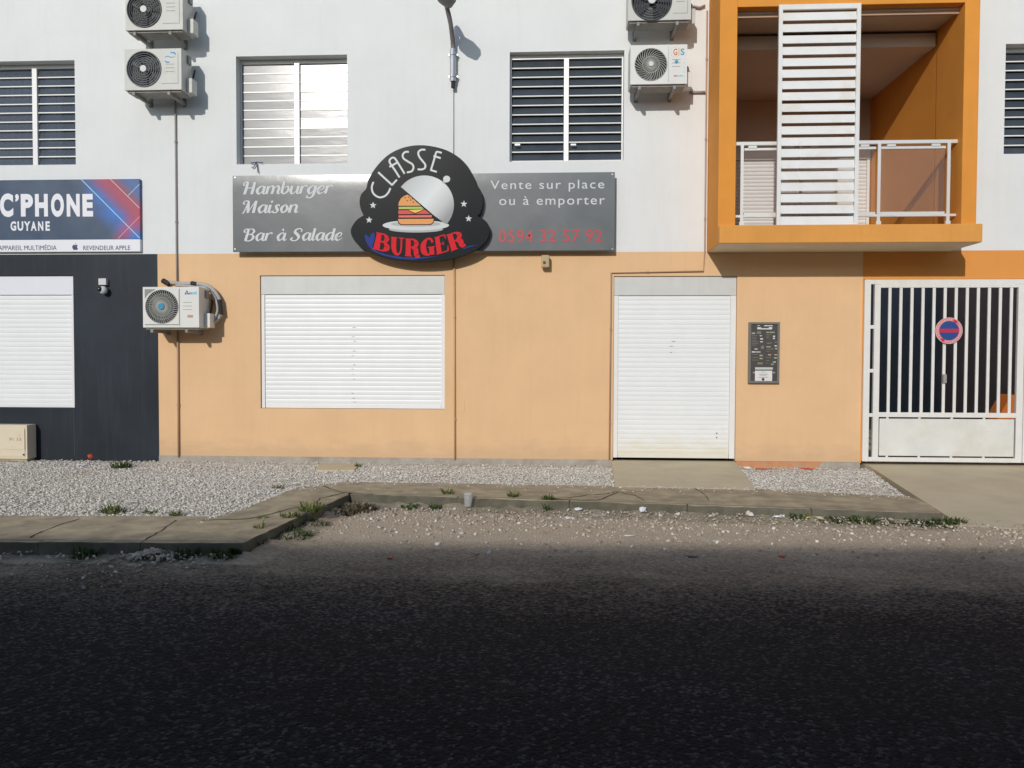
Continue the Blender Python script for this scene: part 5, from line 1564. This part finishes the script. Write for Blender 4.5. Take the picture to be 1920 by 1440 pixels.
MB().disc(x, z, 0.018, -0.140, -0.128, 14).build('eye', 'sensor_red', se)

# menu board
a, b_, c, d_ = R4(1404, 604, 1462, 718.5, 0.05)
mbd = thing('menu_board', ((a + b_) / 2, 0, c), 'narrow black menu board with pale print and a white notice, right of the shop door', 'menu board')
fr = MB()
fr.box(a, a + 0.028, -0.05, -0.002, c, d_).box(b_ - 0.028, b_, -0.05, -0.002, c, d_).box(a + 0.028, b_ - 0.028, -0.05, -0.002, c, c + 0.028).box(a + 0.028, b_ - 0.028, -0.05, -0.002, d_ - 0.028, d_)
fr.build('frame', 'menu_frame', mbd, bevel=0.003)
MB().box(a + 0.028, b_ - 0.028, -0.034, -0.01, c + 0.028, d_ - 0.028).build('panel', 'menu_black', mbd)
def MP(px, py): return W(1395 + px / 10.29, 590 + py / 10.29, 0.036)
def mrect(l, m, name, y=-0.0355):
    mb = MB()
    for (x0, y0_, x1, y1_) in l:
        p, q = MP(x0, y0_), MP(x1, y1_)
        mb.face([(p[0], q[1]), (q[0], q[1]), (q[0], p[1]), (p[0], p[1])], y)
    return mb.build(name, m, mbd)
mrect([(255, 206, 310, 216), (388, 204, 552, 222), (258, 242, 330, 282), (330, 262, 540, 284), (480, 240, 545, 262), (205, 655, 262, 672), (150, 708, 215, 730), (225, 712, 320, 728), (305, 400, 345, 415), (315, 455, 365, 480), (310, 515, 365, 532), (560, 405, 600, 430), (560, 445, 595, 470), (590, 590, 635, 612), (580, 828, 635, 842)], 'print_white', 'printed_block')
mrect([(150, 345, 215, 372), (430, 330, 480, 350), (490, 330, 590, 350), (430, 612, 515, 630), (600, 640, 640, 668), (520, 948, 575, 966), (560, 900, 615, 930), (300, 775, 360, 800), (300, 835, 360, 858)], 'menu_olive', 'printed_block')
mrect([(150, 400, 255, 410), (150, 430, 245, 440), (150, 460, 240, 470), (150, 490, 240, 500), (150, 520, 280, 530), (150, 550, 270, 560), (150, 580, 240, 590), (430, 380, 520, 390), (430, 410, 490, 420), (430, 440, 480, 450), (440, 540, 530, 560), (430, 660, 520, 670), (430, 700, 500, 710), (150, 760, 280, 770), (150, 820, 280, 830), (150, 870, 280, 880), (430, 820, 520, 830), (430, 880, 490, 890), (430, 930, 470, 940), (260, 920, 360, 960), (250, 320, 330, 370), (330, 600, 385, 660), (590, 520, 640, 540), (520, 655, 575, 672)], 'menu_dim', 'printed_block')
mrect([(465, 762, 522, 786), (585, 762, 640, 786), (172, 1105, 210, 1130), (560, 1105, 600, 1130)], 'menu_pink', 'printed_block')
mrect([(215, 1015, 555, 1060)], 'print_silver', 'banner')
mrect([(212, 1080, 542, 1295)], 'paper', 'notice', -0.0365)
mrect([(330, 1105, 420, 1112), (285, 1145, 470, 1153), (305, 1165, 440, 1172), (285, 1203, 465, 1212)], 'menu_frame', 'notice_print', -0.0372)
MB().face([(MP(368, 1248)[0] + 0.019 * math.cos(i), MP(368, 1248)[1] + 0.019 * math.sin(i)) for i in np.linspace(0, 6.28, 11)[:-1]], -0.0372).build('notice_print', 'menu_black', mbd)

# street cabinet in the bottom left
cd = 0.20
x1_, z1_ = W(50.5, 797, cd); 
x0_ = x1_ - 0.95
z0_ = -0.06
cb = thing('utility_cabinet', ((x0_ + x1_) / 2, -cd / 2, z0_), 'cream utility cabinet standing on the gravel at the left edge', 'cabinet')
MB().box(x0_, x1_, -cd, -0.02, z0_ + 0.03, z1_).build('body', 'cabinet', cb, bevel=0.006)
MB().box(x0_ + 0.02, x1_ - 0.02, -cd + 0.02, -0.03, z0_, z0_ + 0.03).build('plinth', 'concrete', cb)
MB().box(x0_ + 0.03, x1_ - 0.03, -cd - 0.008, -cd - 0.001, z0_ + 0.06, z1_ - 0.04).build('door', 'cabinet', cb, bevel=0.003)
xa, xb, za, zb2 = R4(6.5, 806, 46, 843, cd + 0.012)
MB().box(xa, xb, -cd - 0.013, -cd - 0.0085, za, zb2).build('plate', 'cabinet', cb, bevel=0.002)
textpx('PI 15', 18, 821, 40, 826.5, cd + 0.0145, 'cabinet_ink', cb, bold=0.01, spacing=1.2)
x, z = W(44.5, 852.5, cd + 0.009)
MB().disc(x, z, 0.012, -cd - 0.014, -cd - 0.0085, 10).build('lock', 'ac_dark', cb)

# ------------------------------------------------------------------ plants
KX = [kA0[0], kA1[0], kB1[0], kC1[0]]; KY = [kA0[1], kA1[1], kB1[1], kC1[1]]
def road_side(x, y, z, r):
    """things on the road stay in front of the kerb face"""
    if z == ZR and x < kC1[0] + 0.05:
        y = min(y, float(np.interp(x, KX, KY)) - r)
    return x, y
def tuft(px, py, z, h, r, n, m, label, name='weed', spread=1.0):
    x, y = road_side(*G(px, py, z), z, 0.05)
    h, r, n = h * 0.85, r * 0.85, int(n * 0.8)
    mb = MB()
    rg = random.Random(int(px * 7 + py))
    for i in range(n):
        a = rg.uniform(0, 6.283)
        rr_ = r * 0.55 * math.sqrt(rg.random())
        bx, by = road_side(x + rr_ * math.cos(a), y + rr_ * math.sin(a) * 0.8, z, 0.012)
        a2 = a + rg.uniform(-0.7, 0.7)
        ln = h * rg.uniform(0.35, 1.0); lean = rg.uniform(0.3, 1.15) * spread
        zb_ = z + (float(wedge(np.interp(bx, KX, KY) - by)) * 0.8 if z == ZR and bx < kC1[0] else 0.0)
        w_ = rg.uniform(0.003, 0.007)
        if i % 5 == 0:
            w_ *= 2.6; ln *= 0.6; lean = min(1.2, lean + 0.35)
        side = Vector((-math.sin(a2), math.cos(a2), 0)) * w_
        p0 = Vector((bx, by, zb_ - 0.005)); 
        p1 = p0 + Vector((math.cos(a2) * lean * ln * 0.4, math.sin(a2) * lean * ln * 0.4, ln * 0.62))
        p2 = p0 + Vector((math.cos(a2) * lean * ln * 1.0, math.sin(a2) * lean * ln * 1.0, ln * (1.0 - 0.35 * lean)))
        mb.add([p0 - side, p0 + side, p1 + side * 0.8, p1 - side * 0.8, p2], [(0, 1, 2, 3), (3, 2, 4)])
    return single(mb, name, m, (x, y, z), label, 'weed', 'weeds growing along the pavement and gravel')
ZS = ZG + 0.02
tuft(228, 876, ZS, 0.16, 0.26, 130, 'weed_dark', 'dark leafy weed tuft in the gravel near the dark wall')
tuft(212, 960, ZS, 0.13, 0.24, 90, 'grass', 'grass tuft at the gravel edge by the left pavement, left of two smaller tufts')
tuft(282, 961, ZS, 0.06, 0.14, 40, 'grass', 'flat small weed between the two grass tufts at the gravel edge')
tuft(330, 966, ZS, 0.08, 0.12, 50, 'grass', 'small upright grass tuft at the right end of the left gravel edge')
tuft(522, 914, ZS, 0.06, 0.13, 46, 'grass', 'low weed where the gravel meets the slanting pavement edge')
tuft(582, 958, ZP, 0.15, 0.22, 120, 'grass', 'largest spiky grass tuft on the pavement corner beside the kerb')
tuft(545, 969, ZP, 0.09, 0.18, 80, 'grass', 'bushy low tuft on the pavement left of the spiky grass tuft')
tuft(492, 971, ZP, 0.05, 0.12, 40, 'grass', 'thin flat weed on the pavement left of the bushy low tuft')
tuft(487, 990, ZP, 0.10, 0.08, 26, 'grass', 'thin upright weed at the kerb edge of the pavement corner')
tuft(840, 926, ZP, 0.11, 0.11, 60, 'grass', 'yellowish grass tuft in the kerb joint behind the plastic cup')
tuft(962, 931, ZP, 0.10, 0.12, 64, 'grass', 'grass tuft on the kerb midway between cup and the dark crack')
tuft(1028, 936, ZP, 0.08, 0.13, 70, 'weed_dark', 'dark green tuft growing over the kerb edge left of the long crack')
tuft(1026, 958, ZR, 0.12, 0.06, 26, 'weed_dark', 'narrow weed climbing the kerb face below the dark green tuft')
tuft(672, 875, ZS, 0.09, 0.08, 30, 'weed_dark', 'tiny weed at the corner of the concrete pad by the wall')
tuft(540, 1008, ZR, 0.10, 0.40, 320, 'weed_dark', 'wide dark green mat of weeds at the foot of the slanting kerb', spread=1.3)
tuft(585, 985, ZR, 0.09, 0.30, 160, 'weed_dark', 'smaller green mat of weeds higher up the slanting kerb foot', spread=1.3)
tuft(668, 958, ZR, 0.11, 0.42, 260, 'dry_grass', 'brown dried weeds in the inner corner of the kerb', spread=1.3)
tuft(640, 966, ZR, 0.10, 0.25, 140, 'dry_grass', 'brown dried weeds just left of the inner kerb corner', spread=1.2)
tuft(770, 955, ZR, 0.05, 0.20, 90, 'weed_dark', 'flat creeping weed under the kerb right of the brown dried weeds')
tuft(815, 956, ZR, 0.06, 0.14, 60, 'weed_dark', 'small creeping weed under the kerb left of the plastic cup')
tuft(165, 1046, ZR, 0.10, 0.22, 110, 'weed_dark', 'shaded weed in the gutter left of the rubble heap')
tuft(350, 1044, ZR, 0.10, 0.24, 120, 'weed_dark', 'shaded weed in the gutter right of the rubble heap')
tuft(425, 1046, ZR, 0.08, 0.22, 90, 'weed_dark', 'shaded weed in the gutter beside the kerb corner')
tuft(1200, 912, ZP, 0.01, 0.08, 14, 'weed_dark', 'tiny sprig where the ramp meets the pavement')
tuft(1485, 971, ZR, 0.08, 0.16, 90, 'weed_dark', 'dark weed at the kerb foot beside the yellow wrapper')
for i, px in enumerate((1540, 1566, 1605, 1640, 1675, 1710, 1742, 1768)):
    py = 972 + (px - 1540) * 0.024
    tuft(px, py + 2, ZR, 0.045 + 0.02 * (i % 3) + (0.03 if px > 1730 else 0), 0.26, 110, 'weed_dark', 'low dark weed in the green strip at the right kerb foot', 'weed', 1.2)['group'] = 'weed strip at the right kerb foot'
tuft(1785, 981, ZR, 0.10, 0.22, 120, 'weed_dark', 'thick weed clump where the kerb meets the driveway corner', spread=1.2)

# ------------------------------------------------------------------ litter
def crumple(px, py, z, sx, sy, sz, m, label, cat='litter', name='paper_scrap', seed=1):
    x, y = road_side(*G(px, py, z), z, sy * 0.75)
    if z == ZR and x < kC1[0]: z += float(wedge(np.interp(x, KX, KY) - y)) * 0.8
    r = np.random.default_rng(seed)
    V = ICO_V * (1 + r.uniform(-0.4, 0.4, (12, 1)))
    mb = MB().add([(x + v[0] * sx / 2, y + v[1] * sy / 2, z + sz / 2 + v[2] * sz / 2) for v in V], [tuple(f) for f in ICO_F])
    return single(mb, name, m, (x, y, z), label, cat)
# plastic cup on its base
x, y = road_side(*G(877, 957, ZR), ZR, 0.06)
ZR0, ZR = ZR, ZR + 0.035
mb = MB().tube([(x, y, ZR), (x, y, ZR + 0.01), (x + 0.005, y, ZR + 0.085), (x + 0.004, y, ZR + 0.115)], [0.030, 0.034, 0.043, 0.045], 14)
o = single(mb, 'plastic_cup', 'plastic_clear', (x, y, ZR), 'translucent plastic cup standing against the kerb', 'cup', smooth=True)
mb = MB().tube([(x + 0.004, y, ZR + 0.116), (x + 0.004, y, ZR + 0.128), (x + 0.004, y, ZR + 0.140)], [0.047, 0.044, 0.026], 14)
mb.build('lid', 'plastic_clear', o, smooth=True)
ZR = ZR0
crumple(1203, 967, ZR, 0.085, 0.06, 0.07, 'litter_white', 'bright white crumpled cup lying at the kerb below the shop door', name='crushed_cup', seed=2)
crumple(1085, 961, ZR, 0.09, 0.05, 0.03, 'litter_white', 'flat white scrap at the kerb left of the crumpled cup', seed=3)
crumple(1065, 973, ZR, 0.08, 0.05, 0.02, 'litter_white', 'flat white scrap lying on the sand farthest left of the kerb litter', seed=4)
crumple(1120, 970, ZR, 0.16, 0.07, 0.015, 'plastic_clear', 'thin clear film scrap between the white scraps and the crumpled cup', seed=5)
crumple(1394, 967, ZR, 0.06, 0.04, 0.05, 'litter_cream', 'cream wrapper leaning on the kerb behind a white scrap', seed=6)
crumple(1402, 971, ZR, 0.06, 0.04, 0.045, 'litter_white', 'white scrap touching the cream wrapper at the kerb', seed=7)
crumple(1453, 974, ZR, 0.085, 0.05, 0.025, 'litter_white', 'flat white scrap right of the cream wrapper at the kerb', seed=8)
crumple(1458, 969, ZR, 0.03, 0.03, 0.03, 'litter_white', 'tiny white ball behind the flat white scrap at the kerb', seed=9)
crumple(1500, 970, ZR, 0.075, 0.04, 0.02, 'litter_yellow', 'yellow wrapper at the foot of the right kerb', seed=10)
crumple(1525, 973, ZR, 0.08, 0.05, 0.025, 'litter_cream', 'pale greenish wrapper right of the yellow wrapper', seed=11)
crumple(1403, 880, ZS, 0.13, 0.07, 0.035, 'litter_white', 'white scrap at the wall beside the door ramp', seed=12)
crumple(1166, 862, ZS, 0.04, 0.03, 0.02, 'litter_white', 'tiny scrap at the left foot of the shop door', seed=13)
crumple(555, 907, ZP, 0.10, 0.05, 0.015, 'litter_white', 'flat white scrap on the pavement edge left of the crack', seed=14)
crumple(150, 873, ZS, 0.14, 0.08, 0.02, 'litter_white', 'flat white scrap on the gravel near the dark wall', seed=15)
crumple(248, 942, ZS, 0.16, 0.06, 0.015, 'litter_white', 'long white scrap on the gravel above the grass tufts', seed=16)
crumple(171, 861, ZS, 0.10, 0.08, 0.075, 'red_plastic', 'orange red plastic lump against the dark wall', name='plastic_scrap', seed=17)
crumple(128, 860, ZS, 0.10, 0.05, 0.05, 'red_plastic', 'small red plastic scrap left of the orange red lump', name='plastic_scrap', seed=18)
crumple(228, 861, ZS, 0.10, 0.05, 0.02, 'red_plastic', 'thin red strip behind the dark leafy weed', name='plastic_scrap', seed=19)
crumple(1432, 881, ZS, 0.22, 0.06, 0.02, 'red_plastic', 'red plastic strip along the wall right of the door ramp', name='plastic_scrap', seed=20)
crumple(1512, 880, ZS, 0.22, 0.05, 0.02, 'red_plastic', 'second red strip along the wall farther from the door ramp', name='plastic_scrap', seed=21)
crumple(852, 864, ZS, 0.07, 0.05, 0.03, 'red_plastic', 'dull red scrap at the foot of the beige conduit', name='plastic_scrap', seed=22)
crumple(730, 1048, ZR, 0.055, 0.035, 0.015, 'red_plastic', 'red bottle cap on the asphalt below the kerb corner', 'cap', 'bottle_cap', 23)
crumple(1466, 1045, ZR, 0.05, 0.04, 0.015, 'red_plastic', 'red scrap on the asphalt at the right', 'litter', 'plastic_scrap', 24)
crumple(1296, 1043, ZR, 0.11, 0.08, 0.012, 'leaf_tan', 'tan dead leaf on the asphalt below the door', 'leaf', 'dead_leaf', 25)
crumple(1180, 1006, ZR, 0.09, 0.05, 0.015, 'litter_white', 'pale scrap on the sand far in front of the kerb', 'litter', 'paper_scrap', 26)

# ------------------------------------------------------------------ building across the street, behind the camera; its roof edge shades the road
ob = thing('apartment_block', (0, -20.0, 0), 'long building across the street whose shadow covers the road', 'building')
HB = 6.77
MB().box(-45, 45, -30, -20, -0.3, HB).build('wall', 'opposite', ob)
f0 = None
for i in range(-14, 15):
    for zz_ in (1.0, 4.0):
        if f0 is None:
            f0 = MB().box(i * 3 - 0.6, i * 3 + 0.6, -20.01, -19.97, zz_, zz_ + 1.3).build('window', 'opposite_window', ob, loc=(i * 3, 0, zz_))
        else:
            clone(f0, 'window', ob, (i * 3, 0, zz_))
ob.rotation_euler.z = math.radians(2.3)
